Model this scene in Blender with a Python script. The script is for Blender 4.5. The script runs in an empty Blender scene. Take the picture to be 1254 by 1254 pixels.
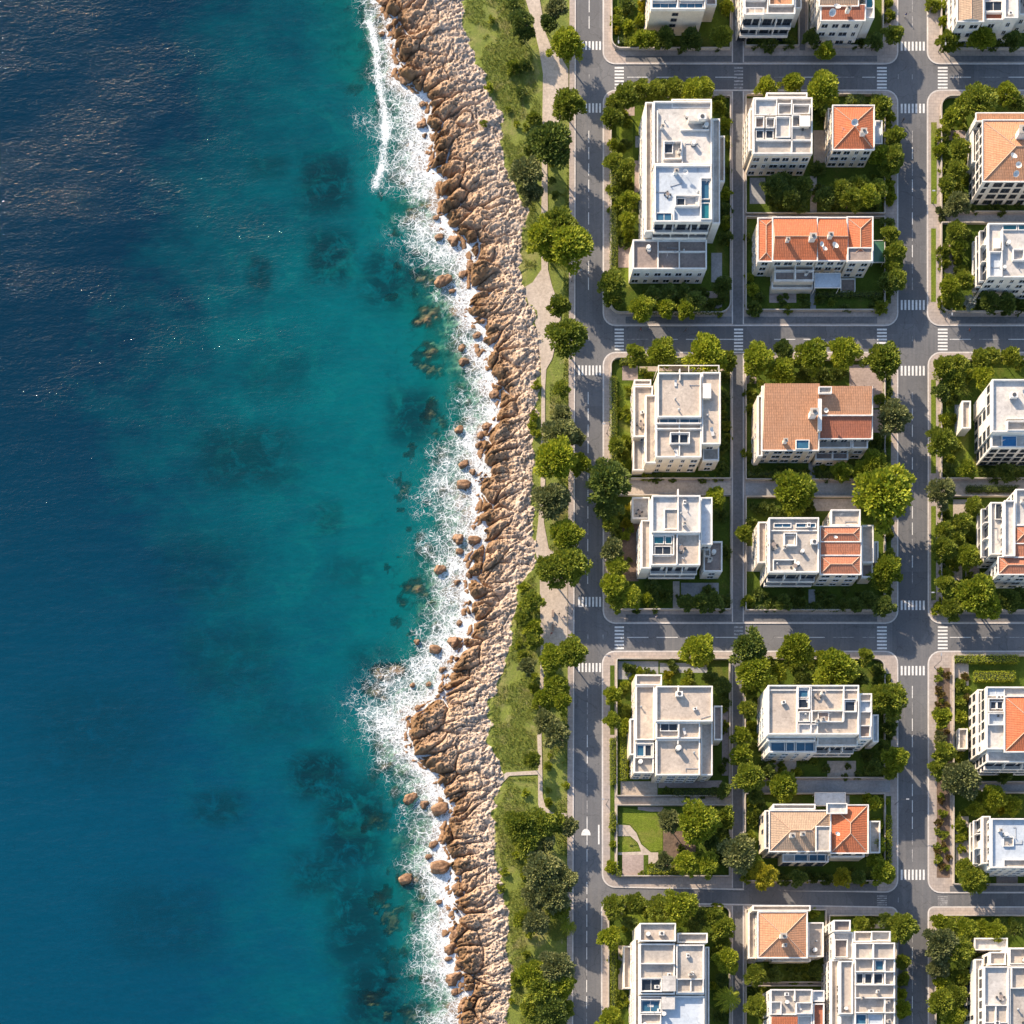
import bpy, math, random
import numpy as np
from mathutils import Vector

# ---------------------------------------------------------------- camera, light, exposure
scene = bpy.context.scene
col = scene.collection
S = 0.2                      # metres per photograph pixel on the ground
H = 500.0                    # camera height
NX, NY = 430.0, 1500.0       # where the plumb line from the camera meets the ground
CX, CY = (NX-627)*S, (627-NY)*S

cam_d = bpy.data.cameras.new('camera'); cam = bpy.data.objects.new('camera', cam_d); col.objects.link(cam)
cam.location = (CX, CY, H)
cam_d.sensor_width = 36; cam_d.lens = 36*H/(1254*S)
cam_d.shift_x = (627-NX)/1254; cam_d.shift_y = (NY-627)/1254
cam_d.clip_start = 1; cam_d.clip_end = 6000
scene.camera = cam

EL = math.radians(25.0); SD = Vector((-0.60, 0.80))     # direction on the ground towards the sun
world = bpy.data.worlds.new('World'); scene.world = world; world.use_nodes = True
wn = world.node_tree; bg = wn.nodes['Background']; bg.inputs['Strength'].default_value = 0.15
sky = wn.nodes.new('ShaderNodeTexSky'); sky.sky_type = 'NISHITA'; sky.sun_disc = False
sky.sun_elevation = EL; sky.sun_rotation = math.atan2(SD.x, SD.y)
wn.links.new(sky.outputs[0], bg.inputs['Color'])
sun_d = bpy.data.lights.new('sun', 'SUN'); sun = bpy.data.objects.new('sun', sun_d); col.objects.link(sun)
sun_d.energy = 5.0; sun_d.angle = math.radians(0.5); sun_d.color = (1.0, 0.82, 0.62)
sun.rotation_euler = Vector((SD.x*math.cos(EL), SD.y*math.cos(EL), math.sin(EL))).to_track_quat('Z', 'Y').to_euler()
sun.location = (0, 0, 300)
scene.view_settings.view_transform = 'Standard'; scene.view_settings.look = 'None'
scene.view_settings.gamma = 1; scene.view_settings.exposure = 0.88
scene.cycles.max_bounces = 5; scene.cycles.transparent_max_bounces = 8
scene.cycles.sample_clamp_indirect = 4; scene.cycles.caustics_reflective = False; scene.cycles.caustics_refractive = False

rnd = random.Random(7)
def P(px, py, z=0.0):
    k = (H-z)/H
    return (CX + ((px-627)*S-CX)*k, CY + ((627-py)*S-CY)*k)
def R(x0, y0, x1, y1, z=0.0):
    a = P(x0, y1, z); b = P(x1, y0, z)
    return a[0], a[1], b[0], b[1]

# ---------------------------------------------------------------- materials
def nt(name):
    m = bpy.data.materials.new(name); m.use_nodes = True
    t = m.node_tree; b = t.nodes['Principled BSDF']
    return m, t, b
def N(t, kind, **kw):
    n = t.nodes.new(kind)
    for k, v in kw.items():
        if k.startswith('i_'):
            n.inputs[k[2:].replace('_', ' ')].default_value = v
        else: setattr(n, k, v)
    return n
def L(t, a, b): t.links.new(a, b)
def coords(t, scale=(1, 1, 1), rot=0.0, geo=True):
    if geo: src = N(t, 'ShaderNodeNewGeometry').outputs['Position']
    else: src = N(t, 'ShaderNodeTexCoord').outputs['Object']
    m = N(t, 'ShaderNodeMapping'); m.inputs['Scale'].default_value = scale; m.inputs['Rotation'].default_value = (0, 0, rot)
    L(t, src, m.inputs['Vector']); return m.outputs[0]
def noise(t, vec, scale, detail=4, rough=.6, dist=0.0):
    n = N(t, 'ShaderNodeTexNoise', i_Scale=scale, i_Detail=detail, i_Roughness=rough, i_Distortion=dist)
    L(t, vec, n.inputs['Vector']); return n.outputs['Fac']
def ramp(t, fac, stops):
    r = N(t, 'ShaderNodeValToRGB'); e = r.color_ramp.elements
    while len(e) < len(stops): e.new(.5)
    for el, (p, c) in zip(e, stops):
        el.position = p; el.color = (c, c, c, 1) if isinstance(c, (int, float)) else (*c, 1)
    L(t, fac, r.inputs['Fac']); return r.outputs['Color']
def mixc(t, f, a, b, mode='MIX'):
    n = N(t, 'ShaderNodeMix', data_type='RGBA', blend_type=mode)
    for s, v in ((n.inputs[0], f), (n.inputs[6], a), (n.inputs[7], b)):
        if isinstance(v, bpy.types.NodeSocket): L(t, v, s)
        elif isinstance(v, (int, float)): s.default_value = v
        else: s.default_value = (*v, 1)
    return n.outputs[2]
def math_(t, op, a, b=0.0, clamp=False):
    n = N(t, 'ShaderNodeMath', operation=op, use_clamp=clamp)
    for s, v in ((n.inputs[0], a), (n.inputs[1], b)):
        if isinstance(v, bpy.types.NodeSocket): L(t, v, s)
        else: s.default_value = v
    return n.outputs[0]
def maprange(t, v, a, b, c=0.0, d=1.0, smooth=False):
    n = N(t, 'ShaderNodeMapRange', interpolation_type='SMOOTHSTEP' if smooth else 'LINEAR')
    L(t, v, n.inputs[0])
    for i, x in enumerate((a, b, c, d)): 
        if isinstance(x, bpy.types.NodeSocket): L(t, x, n.inputs[i+1])
        else: n.inputs[i+1].default_value = x
    return n.outputs[0]
def bump(t, b, h, strength, dist):
    n = N(t, 'ShaderNodeBump', i_Strength=strength, i_Distance=dist); L(t, h, n.inputs['Height']); L(t, n.outputs[0], b.inputs['Normal']); return n
def attr(t, name): return N(t, 'ShaderNodeAttribute', attribute_name=name).outputs['Fac']

M = {}
def plain(name, c1, c2=None, rough=.8, s1=.35, s2=3.0, fine=.12, bmp=.15, metal=0.0, perobj=0.0):
    """base colour that varies in broad stains and fine grain"""
    m, t, b = nt(name); v = coords(t)
    c2 = c2 or tuple(x*.78 for x in c1)
    c = mixc(t, ramp(t, noise(t, v, s1, 5, .65), [(.35, 0.0), (.68, 1.0)]), c1, c2)
    g = ramp(t, noise(t, v, s2, 5, .7), [(.25, 1-fine*2), (.75, 1+fine)])
    c = mixc(t, 1.0, c, g, 'MULTIPLY')
    if name.startswith('deck'):
        c = mixc(t, ramp(t, noise(t, coords(t, (1, 1, 1), .3), .55, 7, .75, .8), [(.52, 0.0), (.66, .5)]), c, tuple(x*.55 for x in c2))
        c = mixc(t, ramp(t, noise(t, coords(t, (.25, 1.6, 1)), .8, 4, .7), [(.60, 0.0), (.72, .35)]), c, tuple(x*.5 for x in c2))
    if perobj:
        oi = N(t, 'ShaderNodeObjectInfo').outputs['Random']
        c = mixc(t, 1.0, c, ramp(t, oi, [(0, 1-perobj), (1, 1+perobj*.3)]), 'MULTIPLY')
    L(t, c, b.inputs['Base Color']); b.inputs['Roughness'].default_value = rough; b.inputs['Metallic'].default_value = metal
    if bmp: bump(t, b, noise(t, v, s2*3, 3, .6), bmp, .05)
    M[name] = m; return m
plain('white_wall', (.78, .735, .66), (.64, .595, .52), fine=.07)
plain('cream_wall', (.74, .64, .50), (.62, .53, .41), fine=.08)
plain('trim_white', (.80, .77, .72), (.64, .60, .545), fine=.06, s1=.6)
plain('deck_white', (.65, .61, .56), (.46, .43, .395), s1=.22, s2=1.2, fine=.13)
plain('deck_blue', (.53, .58, .63), (.42, .47, .52), s1=.12, s2=1.2, fine=.10)
plain('deck_grey', (.53, .475, .41), (.36, .32, .28), s1=.22, s2=1.5, fine=.14)
plain('deck_beige', (.56, .475, .39), (.42, .35, .29), s1=.22, s2=1.5, fine=.14)
plain('deck_brown', (.33, .26, .22), (.24, .19, .165), s1=.2, s2=1.5, fine=.16)
plain('metal', (.45, .46, .48), (.34, .35, .36), rough=.45, metal=.3, s1=1, bmp=0)
plain('dark_metal', (.08, .085, .09), (.05, .05, .055), rough=.5, s1=1, bmp=0)
plain('wall_stone', (.52, .47, .41), (.38, .33, .28), s1=.25, s2=2, fine=.15)
plain('kerb_stone', (.64, .60, .56), (.50, .46, .43), s1=.2, s2=2, fine=.12)
plain('soil', (.20, .13, .09), (.13, .09, .06), s1=.3, s2=2, fine=.3)
plain('path_pale', (.54, .455, .375), (.42, .345, .275), s1=.15, s2=1.5, fine=.18)
plain('patio_pink', (.42, .33, .29), (.32, .25, .22), s1=.2, s2=2, fine=.18)
plain('patio_grey', (.34, .34, .34), (.25, .25, .25), s1=.2, s2=2, fine=.15)
plain('lane_grey', (.165, .162, .165), (.12, .12, .124), s1=.12, s2=1.5, fine=.18)
plain('skin', (.45, .28, .2), rough=.6); plain('hair', (.04, .03, .02), rough=.6)
plain('cloth_red', (.4, .06, .05)); plain('cloth_blue', (.06, .10, .3)); plain('cloth_white', (.7, .68, .65)); plain('cloth_dark', (.05, .05, .06))
plain('bark', (.14, .10, .07), (.08, .06, .045), s1=2, s2=9, fine=.3)

def glass_mat(name, c, rough=.08, spec=.6):
    m, t, b = nt(name); v = coords(t)
    L(t, mixc(t, noise(t, v, .6, 3), c, tuple(x*.4 for x in c)), b.inputs['Base Color'])
    b.inputs['Roughness'].default_value = rough; b.inputs['Specular IOR Level'].default_value = spec; M[name] = m
glass_mat('glass_dark', (.035, .045, .06)); glass_mat('glass_blue', (.05, .16, .26)); glass_mat('glass_teal', (.03, .22, .26)); glass_mat('pool', (.02, .22, .5)); glass_mat('glass_green', (.08, .2, .12))

def pavement():
    m, t, b = nt('pavement'); v = coords(t)
    br = N(t, 'ShaderNodeTexBrick', i_Scale=1.0); br.inputs['Brick Width'].default_value = 1.2; br.inputs['Row Height'].default_value = .8
    br.inputs['Mortar Size'].default_value = .03; br.inputs['Color1'].default_value = (.47, .385, .325, 1); br.inputs['Color2'].default_value = (.41, .335, .285, 1); br.inputs['Mortar'].default_value = (.27, .235, .21, 1)
    L(t, v, br.inputs['Vector'])
    c = mixc(t, ramp(t, noise(t, v, .13, 5, .7), [(.38, 0.0), (.7, .75)]), br.outputs['Color'], (.27, .25, .24))
    c = mixc(t, 1.0, c, ramp(t, noise(t, v, 1.1, 6, .7), [(.2, .72), (.75, 1.14)]), 'MULTIPLY')
    L(t, c, b.inputs['Base Color']); b.inputs['Roughness'].default_value = .85; bump(t, b, noise(t, v, 5), .2, .03); M['pavement'] = m
pavement()
def asphalt():
    m, t, b = nt('asphalt'); v = coords(t)
    c = mixc(t, ramp(t, noise(t, v, .07, 5, .7), [(.35, 0.0), (.65, 1.0)]), (.155, .155, .160), (.108, .110, .117))
    c = mixc(t, ramp(t, noise(t, v, .45, 7, .78, .6), [(.56, 0.0), (.70, .5)]), c, (.075, .073, .075))
    # tyre-polished lanes along the avenues, as long streaks
    c = mixc(t, ramp(t, noise(t, coords(t, (1.1, .02, 1)), 1.0, 3, .6), [(.45, 0.0), (.7, .45)]), c, (.19, .182, .178))
    # repair patches
    vo = N(t, 'ShaderNodeTexVoronoi', distance='CHEBYCHEV', i_Scale=.11, i_Randomness=1.0); L(t, coords(t, (1, .6, 1)), vo.inputs['Vector'])
    sep = N(t, 'ShaderNodeSeparateColor'); L(t, vo.outputs['Color'], sep.inputs[0])
    c = mixc(t, math_(t, 'MULTIPLY', math_(t, 'GREATER_THAN', sep.outputs[0], .78), .4), c, (.085, .085, .09))
    # cracks
    cr = N(t, 'ShaderNodeTexVoronoi', feature='DISTANCE_TO_EDGE', i_Scale=.16); 
    dv = N(t, 'ShaderNodeVectorMath', operation='MULTIPLY_ADD'); nn = N(t, 'ShaderNodeTexNoise', i_Scale=.6, i_Detail=5); L(t, v, nn.inputs['Vector'])
    L(t, nn.outputs['Color'], dv.inputs[0]); dv.inputs[1].default_value = (2.5, 2.5, 0); L(t, v, dv.inputs[2]); L(t, dv.outputs[0], cr.inputs['Vector'])
    c = mixc(t, maprange(t, cr.outputs['Distance'], 0, .012, .5, 0), c, (.05, .05, .05))
    c = mixc(t, 1.0, c, ramp(t, noise(t, v, 2.2, 6, .75), [(.2, .78), (.8, 1.16)]), 'MULTIPLY')
    L(t, c, b.inputs['Base Color']); b.inputs['Roughness'].default_value = .8; bump(t, b, noise(t, v, 8), .2, .02); M['asphalt'] = m
asphalt()
def paint():
    m, t, b = nt('road_paint'); v = coords(t)
    c = mixc(t, ramp(t, noise(t, v, 1.6, 5, .75), [(.5, 0.0), (.72, .7)]), (.72, .71, .68), (.22, .22, .22))
    L(t, c, b.inputs['Base Color']); b.inputs['Roughness'].default_value = .6; M['road_paint'] = m
    m, t, b = nt('road_paint_worn'); v = coords(t)
    c = mixc(t, ramp(t, noise(t, v, 1.2, 5, .75), [(.4, 0.0), (.6, 1.0)]), (.42, .41, .40), (.17, .165, .165))
    L(t, c, b.inputs['Base Color']); b.inputs['Roughness'].default_value = .7; M['road_paint_worn'] = m
paint()
def tile(name, c1, c2):
    for ax in (0, 1):
        m, t, b = nt(name+('_x' if ax else '')); v = coords(t, rot=math.pi/2*ax)
        br = N(t, 'ShaderNodeTexBrick', i_Scale=1.0, offset=0.5); br.inputs['Brick Width'].default_value = .42; br.inputs['Row Height'].default_value = .62
        br.inputs['Mortar Size'].default_value = .045; br.inputs['Mortar Smooth'].default_value = .6; br.inputs['Bias'].default_value = 0
        br.inputs['Color1'].default_value = (*c1, 1); br.inputs['Color2'].default_value = (*tuple(x*.8 for x in c1), 1); br.inputs['Mortar'].default_value = (*tuple(x*.55 for x in c1), 1)
        L(t, v, br.inputs['Vector'])
        c = mixc(t, ramp(t, noise(t, v, .22, 6, .7), [(.42, 0.0), (.75, .8)]), br.outputs['Color'], c2)
        c = mixc(t, 1.0, c, ramp(t, noise(t, v, 1.7, 5, .75), [(.2, .72), (.8, 1.2)]), 'MULTIPLY')
        L(t, c, b.inputs['Base Color']); b.inputs['Roughness'].default_value = .8
        w = N(t, 'ShaderNodeTexWave', wave_type='BANDS', bands_direction='X', i_Scale=.75); L(t, v, w.inputs['Vector'])
        bump(t, b, w.outputs['Fac'], .35, .12); M[name+('_x' if ax else '')] = m
tile('tile_red', (.60, .17, .065), (.42, .15, .075))
tile('tile_orange', (.60, .29, .15), (.50, .27, .16))
tile('tile_brick', (.52, .19, .10), (.40, .17, .10))
tile('tile_dark', (.43, .14, .07), (.30, .11, .07))
tile('tile_beige', (.48, .33, .22), (.40, .29, .2))
def grass_mat(name, a, b_, dry, dryamt):
    m, t, b = nt(name); v = coords(t)
    c = mixc(t, ramp(t, noise(t, v, .35, 6, .7), [(.3, 0.0), (.7, 1.0)]), a, b_)
    c = mixc(t, ramp(t, noise(t, v, .11, 6, .7, .5), [(.56-dryamt*.2, 0.0), (.72-dryamt*.2, .9)]), c, dry)
    c = mixc(t, 1.0, c, ramp(t, noise(t, v, 3.0, 6, .8), [(.25, .45), (.75, 1.4)]), 'MULTIPLY')
    L(t, c, b.inputs['Base Color']); b.inputs['Roughness'].default_value = 1; b.inputs['Specular IOR Level'].default_value = .1
    bump(t, b, noise(t, v, 4, 4, .7), .9, .25); M[name] = m
grass_mat('lawn', (.10, .145, .020), (.065, .10, .014), (.15, .14, .035), 0.05)
grass_mat('lawn_bright', (.19, .24, .03), (.13, .18, .022), (.24, .22, .06), .1)
def leaf(name, c1, c2, c3, tr=.25):
    m, t, b = nt(name)
    isl = N(t, 'ShaderNodeNewGeometry').outputs['Random Per Island']
    c = ramp(t, isl, [(0, c2), (.45, c1), (1, c3)])
    oi = N(t, 'ShaderNodeObjectInfo').outputs['Random']
    c = mixc(t, 1.0, c, ramp(t, oi, [(0, (.72, .76, .72)), (.5, (1, 1, 1)), (1, (1.06, 1.05, .95))]), 'MULTIPLY')
    L(t, c, b.inputs['Base Color']); b.inputs['Roughness'].default_value = .6; b.inputs['Specular IOR Level'].default_value = .25
    tl = N(t, 'ShaderNodeBsdfTranslucent'); L(t, c, tl.inputs['Color'])
    mx = N(t, 'ShaderNodeMixShader', i_Fac=tr); L(t, b.outputs[0], mx.inputs[1]); L(t, tl.outputs[0], mx.inputs[2])
    L(t, mx.outputs[0], t.nodes['Material Output'].inputs['Surface']); M[name] = m
leaf('leaf_bright', (.26, .31, .022), (.13, .18, .015), (.42, .42, .04), .32)
leaf('leaf_mid', (.20, .245, .027), (.105, .15, .018), (.33, .34, .038), .3)
leaf('leaf_dark', (.11, .155, .028), (.06, .095, .02), (.20, .23, .036), .22)
leaf('leaf_olive', (.165, .185, .06), (.09, .11, .038), (.28, .28, .11), .2)
leaf('leaf_yellow', (.36, .32, .02), (.18, .20, .018), (.50, .42, .03), .3)
leaf('leaf_russet', (.16, .10, .03), (.10, .045, .02), (.17, .17, .03), .2)
leaf('leaf_pale', (.5, .5, .46), (.2, .24, .14), (.65, .63, .6), .2)

# ---------------------------------------------------------------- object helpers
def tag(o, label=None, cat=None, group=None, kind=None):
    if label: o['label'] = label
    if cat: o['category'] = cat
    if group: o['group'] = group
    if kind: o['kind'] = kind
    return o
def empty(name, loc, label=None, cat=None, group=None):
    o = bpy.data.objects.new(name, None); col.objects.link(o); o.location = loc; o.empty_display_size = .5
    return tag(o, label, cat, group)
class MB:
    """collects faces for ONE mesh object; coordinates relative to (ox, oy)"""
    def __init__(s, ox=0., oy=0.): s.v = []; s.f = []; s.m = []; s.mats = []; s.o = (ox, oy)
    def mi(s, m):
        if m not in s.mats: s.mats.append(m)
        return s.mats.index(m)
    def face(s, pts, m):
        i = len(s.v); s.v += [(p[0]-s.o[0], p[1]-s.o[1], p[2]) for p in pts]; s.f.append(tuple(range(i, i+len(pts)))); s.m.append(s.mi(m))
    def box(s, x0, y0, z0, x1, y1, z1, m):
        i = len(s.v); ox, oy = s.o
        s.v += [(x-ox, y-oy, z) for z in (z0, z1) for (x, y) in ((x0, y0), (x1, y0), (x1, y1), (x0, y1))]
        for q in ((3, 2, 1, 0), (4, 5, 6, 7), (0, 1, 5, 4), (1, 2, 6, 5), (2, 3, 7, 6), (3, 0, 4, 7)):
            s.f.append(tuple(i+a for a in q)); s.m.append(s.mi(m))
    def prism(s, poly, z0, z1, m, mside=None):
        n = len(poly); s.face([(x, y, z1) for x, y in poly], m)
        for a in range(n):
            b = (a+1) % n; s.face([(*poly[a], z0), (*poly[b], z0), (*poly[b], z1), (*poly[a], z1)], mside or m)
    def ring(s, outer, inner, z0, z1, m):
        n = len(outer)
        for a in range(n):
            b = (a+1) % n
            s.face([(*outer[a], z1), (*outer[b], z1), (*inner[b], z1), (*inner[a], z1)], m)
            s.face([(*outer[a], z0), (*outer[b], z0), (*outer[b], z1), (*outer[a], z1)], m)
            s.face([(*inner[b], z0), (*inner[a], z0), (*inner[a], z1), (*inner[b], z1)], m)
    def cyl(s, cx, cy, z0, z1, r0, r1, m, n=8):
        a = [(cx+r0*math.cos(i*2*math.pi/n), cy+r0*math.sin(i*2*math.pi/n), z0) for i in range(n)]
        b = [(cx+r1*math.cos(i*2*math.pi/n), cy+r1*math.sin(i*2*math.pi/n), z1) for i in range(n)]
        for i in range(n): s.face([a[i], a[(i+1) % n], b[(i+1) % n], b[i]], m)
        s.face(b, m)
    def mesh(s, name):
        me = bpy.data.meshes.new(name); me.from_pydata(s.v, [], s.f)
        for m in s.mats: me.materials.append(M[m])
        me.polygons.foreach_set('material_index', s.m); me.update(); return me
    def build(s, name, parent=None, loc=None):
        o = bpy.data.objects.new(name, s.mesh(name)); col.objects.link(o)
        if parent: o.parent = parent
        else: o.location = loc or (s.o[0], s.o[1], 0)
        return o
def rrect(x0, y0, x1, y1, r=0, z=0.0):
    """rounded rectangle in photo px -> world, r = radius px or 4 radii (tl,tr,br,bl)"""
    rs = (r,)*4 if isinstance(r, (int, float)) else r; out = []
    cs = ((x0, y0, 1, 1, 180), (x1, y0, -1, 1, 270), (x1, y1, -1, -1, 0), (x0, y1, 1, -1, 90))
    for (cx, cy, sx, sy, a0), q in zip(cs, rs):
        q = max(q, .05)
        for k in range(7):
            a = math.radians(a0+k*15); out.append(P(cx+sx*q+q*math.cos(a), cy+sy*q+q*math.sin(a), z))
    return out[::-1]
def sheet(name, poly, z, m, kind='structure', z0=None):
    b = MB()
    if z0 is None: b.face([(x, y, z) for x, y in poly], m)
    else: b.prism(poly, z0, z, m)
    return tag(b.build(name), kind=kind)
def rs(name, x0, y0, x1, y1, z, m, r=0):
    return sheet(name, rrect(x0, y0, x1, y1, r), z, m)
# ---------------------------------------------------------------- coast: shoreline data in photo px
SEA = -3.0
SH = [(-150,440),(-60,455),(0,466),(31,482),(54,482),(74,488),(94,490),(107,507),(120,522),(153,525),(176,533),(204,530),(230,543),(276,543),(288,563),(311,576),(343,576),(387,576),(407,591),(438,593),(461,604),(489,612),(514,612),(535,596),(555,590),(575,593),(591,584),(616,590),(630,589),(666,589),(681,576),(704,571),(727,574),(753,574),(773,576),(794,563),(814,556),(842,543),(860,525),(880,505),(921,502),(939,520),(949,533),(977,545),(993,553),(1031,540),(1054,550),(1090,553),(1120,556),(1146,553),(1174,561),(1202,568),(1227,573),(1250,565),(1320,570),(1420,560)]
IN_ = [(-150,560),(0,566),(23,567),(59,579),(89,591),(140,612),(171,612),(217,622),(255,645),(299,637),(351,641),(394,655),(420,663),(453,660),(532,655),(611,651),(653,655),(697,655),(717,635),(773,627),(814,617),(862,599),(913,599),(939,612),(952,617),(998,602),(1049,609),(1113,621),(1164,622),(1210,626),(1254,622),(1420,620)]
FW = [(-60,428),(0,428),(50,446),(80,448),(100,441),(150,436),(180,448),(235,448),(252,500),(270,478),(300,470),(325,497),(345,512),(375,530),(400,543),(450,552),(490,545),(520,535),(550,515),(590,494),(625,500),(645,520),(655,492),(680,497),(720,515),(745,512),(780,488),(820,448),(850,425),(870,408),(895,425),(920,435),(960,462),(1000,487),(1040,490),(1060,474),(1085,496),(1130,496),(1180,492),(1220,500),(1254,508),(1400,500)]
DP = [(-200,300),(0,330),(100,320),(200,290),(300,262),(400,235),(500,215),(600,235),(700,262),(800,300),(900,325),(1000,340),(1100,350),(1254,352),(1500,350)]
def pl(data, z):
    w = np.array([P(x, y, z) for y, x in data]); o = np.argsort(w[:, 1]); return w[o, 1], w[o, 0]
shy, shx = pl(SH, SEA); iny, inx = pl(IN_, 0); fwy, fwx = pl(FW, SEA); dpy, dpx = pl(DP, SEA)

def hashn(ix, iy, k=0):
    n = (ix.astype(np.int64)*374761393 + iy.astype(np.int64)*668265263 + k*974634777) & 0x7fffffff
    n = ((n ^ (n >> 13))*1274126177) & 0x7fffffff
    n = ((n ^ (n >> 16))*1103515245) & 0x7fffffff
    return ((n ^ (n >> 15)) & 0xffff)/65535.0
def vnoise(x, y, k=0):
    ix = np.floor(x); iy = np.floor(y); fx = x-ix; fy = y-iy; ix = ix.astype(int); iy = iy.astype(int)
    fx = fx*fx*(3-2*fx); fy = fy*fy*(3-2*fy)
    a = hashn(ix, iy, k); b = hashn(ix+1, iy, k); c = hashn(ix, iy+1, k); d = hashn(ix+1, iy+1, k)
    return (a*(1-fx)+b*fx)*(1-fy)+(c*(1-fx)+d*fx)*fy
def fbm(x, y, o=4, k=0, g=.5):
    s = 0; a = 1; t = 0
    for i in range(o): s = s+a*vnoise(x*2**i+13.7*i, y*2**i+7.1*i, k+i); t += a; a *= g
    return s/t
def voro(x, y, k=0):
    ix = np.floor(x).astype(int); iy = np.floor(y).astype(int)
    f1 = np.full(x.shape, 9.); f2 = np.full(x.shape, 9.); hid = np.zeros(x.shape)
    for a in (-1, 0, 1):
        for b in (-1, 0, 1):
            cx, cy = ix+a, iy+b
            d = np.hypot(cx+hashn(cx, cy, k)-x, cy+hashn(cx, cy, k+5)-y)
            lt = d < f1; f2 = np.where(lt, f1, np.minimum(f2, d)); hid = np.where(lt, hashn(cx, cy, k+9), hid); f1 = np.where(lt, d, f1)
    return f1, f2, hid
def ss(x, a, b): t = np.clip((x-a)/(b-a), 0, 1); return t*t*(3-2*t)

def grid_mesh(name, X, Y, Z, mat, attrs):
    ny, nx = X.shape; n = nx*ny
    co = np.empty((n, 3), np.float32); co[:, 0] = X.ravel(); co[:, 1] = Y.ravel(); co[:, 2] = Z.ravel()
    idx = np.arange(n).reshape(ny, nx)
    q = np.stack([idx[:-1, :-1], idx[:-1, 1:], idx[1:, 1:], idx[1:, :-1]], -1).reshape(-1, 4)
    me = bpy.data.meshes.new(name); me.vertices.add(n); me.vertices.foreach_set('co', co.ravel())
    me.loops.add(q.size); me.loops.foreach_set('vertex_index', q.ravel().astype(np.int32))
    me.polygons.add(len(q)); me.polygons.foreach_set('loop_start', np.arange(0, q.size, 4, dtype=np.int32))
    me.polygons.foreach_set('use_smooth', np.ones(len(q), bool))
    for k, v in attrs.items():
        a = me.attributes.new(k, 'FLOAT', 'POINT'); a.data.foreach_set('value', v.ravel().astype(np.float32))
    me.materials.append(mat); me.update(calc_edges=True); me.validate()
    o = bpy.data.objects.new(name, me); col.objects.link(o); return o

# rocks awash, seen through the water: (px, py, rx, ry, height)
SUB = [(522,392,14,12,2.3),(517,343,12,9,2.0),(512,722,13,12,2.2),(484,822,22,13,2.5),(455,888,14,11,2.2),(426,921,14,12,1.6),(454,954,12,12,2.0),(433,988,14,12,1.7),(503,180,13,9,2.6),(450,178,12,8,1.8),(527,508,12,14,1.7),(545,600,12,8,2.0),(462,850,12,9,2.2),(505,1078,14,9,2.2),(466,1172,16,14,1.6),(452,1220,18,12,1.6),(465,1100,14,14,1.3),(530,430,12,9,1.9),(560,420,9,9,2.0),(500,222,12,8,2.0),(505,268,12,10,2.2),(528,455,12,10,1.6),(420,45,9,12,1.0),(430,110,10,10,1.1),(470,940,10,7,2),(540,560,10,8,2.0),(455,1000,16,18,1.2),(482,1130,12,14,1.3),(500,1240,12,12,1.5)]
y0, y1 = P(0, 1400, 0)[1], P(0, -140, 0)[1]; x0, x1 = P(395, 0, 0)[0], P(701, 0, 0)[0]
step = .2
X, Y = np.meshgrid(np.arange(x0, x1+step, step), np.arange(y0, y1, step))
sx = np.interp(Y, shy, shx); ix = np.interp(Y, iny, inx)
wob = (fbm(X*.35, Y*.35, 3, 3)-.5)*2.2
V = X - sx + wob*.5                       # metres inland of the waterline
W = np.maximum(ix-sx, 4)
U = V/W
ang = math.radians(20); ca, sa = math.cos(ang), math.sin(ang)
wx = X + (fbm(X*.16, Y*.16, 3, 21)-.5)*3.4; wy = Y + (fbm(X*.16, Y*.16, 3, 31)-.5)*3.4
A = wx*ca+wy*sa; B = -wx*sa+wy*ca          # A runs up the slope, B across the ribs
f1, f2, hid = voro(A/8.5, B/4.4, 1); e1 = f2-f1
g1, g2, hid2 = voro(A/3.2+3, B/1.5+7, 40); e2 = g2-g1
k1, k2, hid3 = voro(A/.95, B/.6, 70); e3 = k2-k1
V = V + wob*.35 + (hid2-.5)*1.5*(1-ss(np.abs(V), 2.5, 5)); U = V/W
dome = np.sqrt(np.clip(e1, 0, .7)/.7)*(.55+.9*hid)
mid = np.sqrt(np.clip(e2, 0, .3)/.3)*(.35+.8*hid2)
sml = np.clip(e3, 0, .35)/.35*(.25+.75*hid3)
q1, q2, hid4 = voro(X*1.9+fbm(X, Y, 2, 4), Y*1.9, 80); stones = np.clip(q2-q1, 0, .4)/.4*hid4
h1, h2, hid5 = voro(A/1.7+9, B/.62+2, 140); slabs = np.clip(h2-h1, 0, .25)/.25*(.2+.8*hid5)
grain = fbm(X*2.4, Y*2.4, 3, 90)-.5
crest = ss(U, 0, .10)*(1-ss(U, .35, .95))
amp = .25+crest*1.0
base = SEA + .2 + 1.1*ss(V, 0, 2.2) + 1.75*ss(U, .05, .95)
nose = 1-ss(U, .18, .60)                      # bulging rib ends stand towards the water, flat broken ground behind
crk = lambda e, w: 1-ss(e, 0, w)
pit = ss(fbm(A*.75, B*1.9, 4, 150, .6), .555, .62)*(.5+.5*hashn(np.floor(A).astype(int), np.floor(B*2).astype(int), 3))
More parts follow.
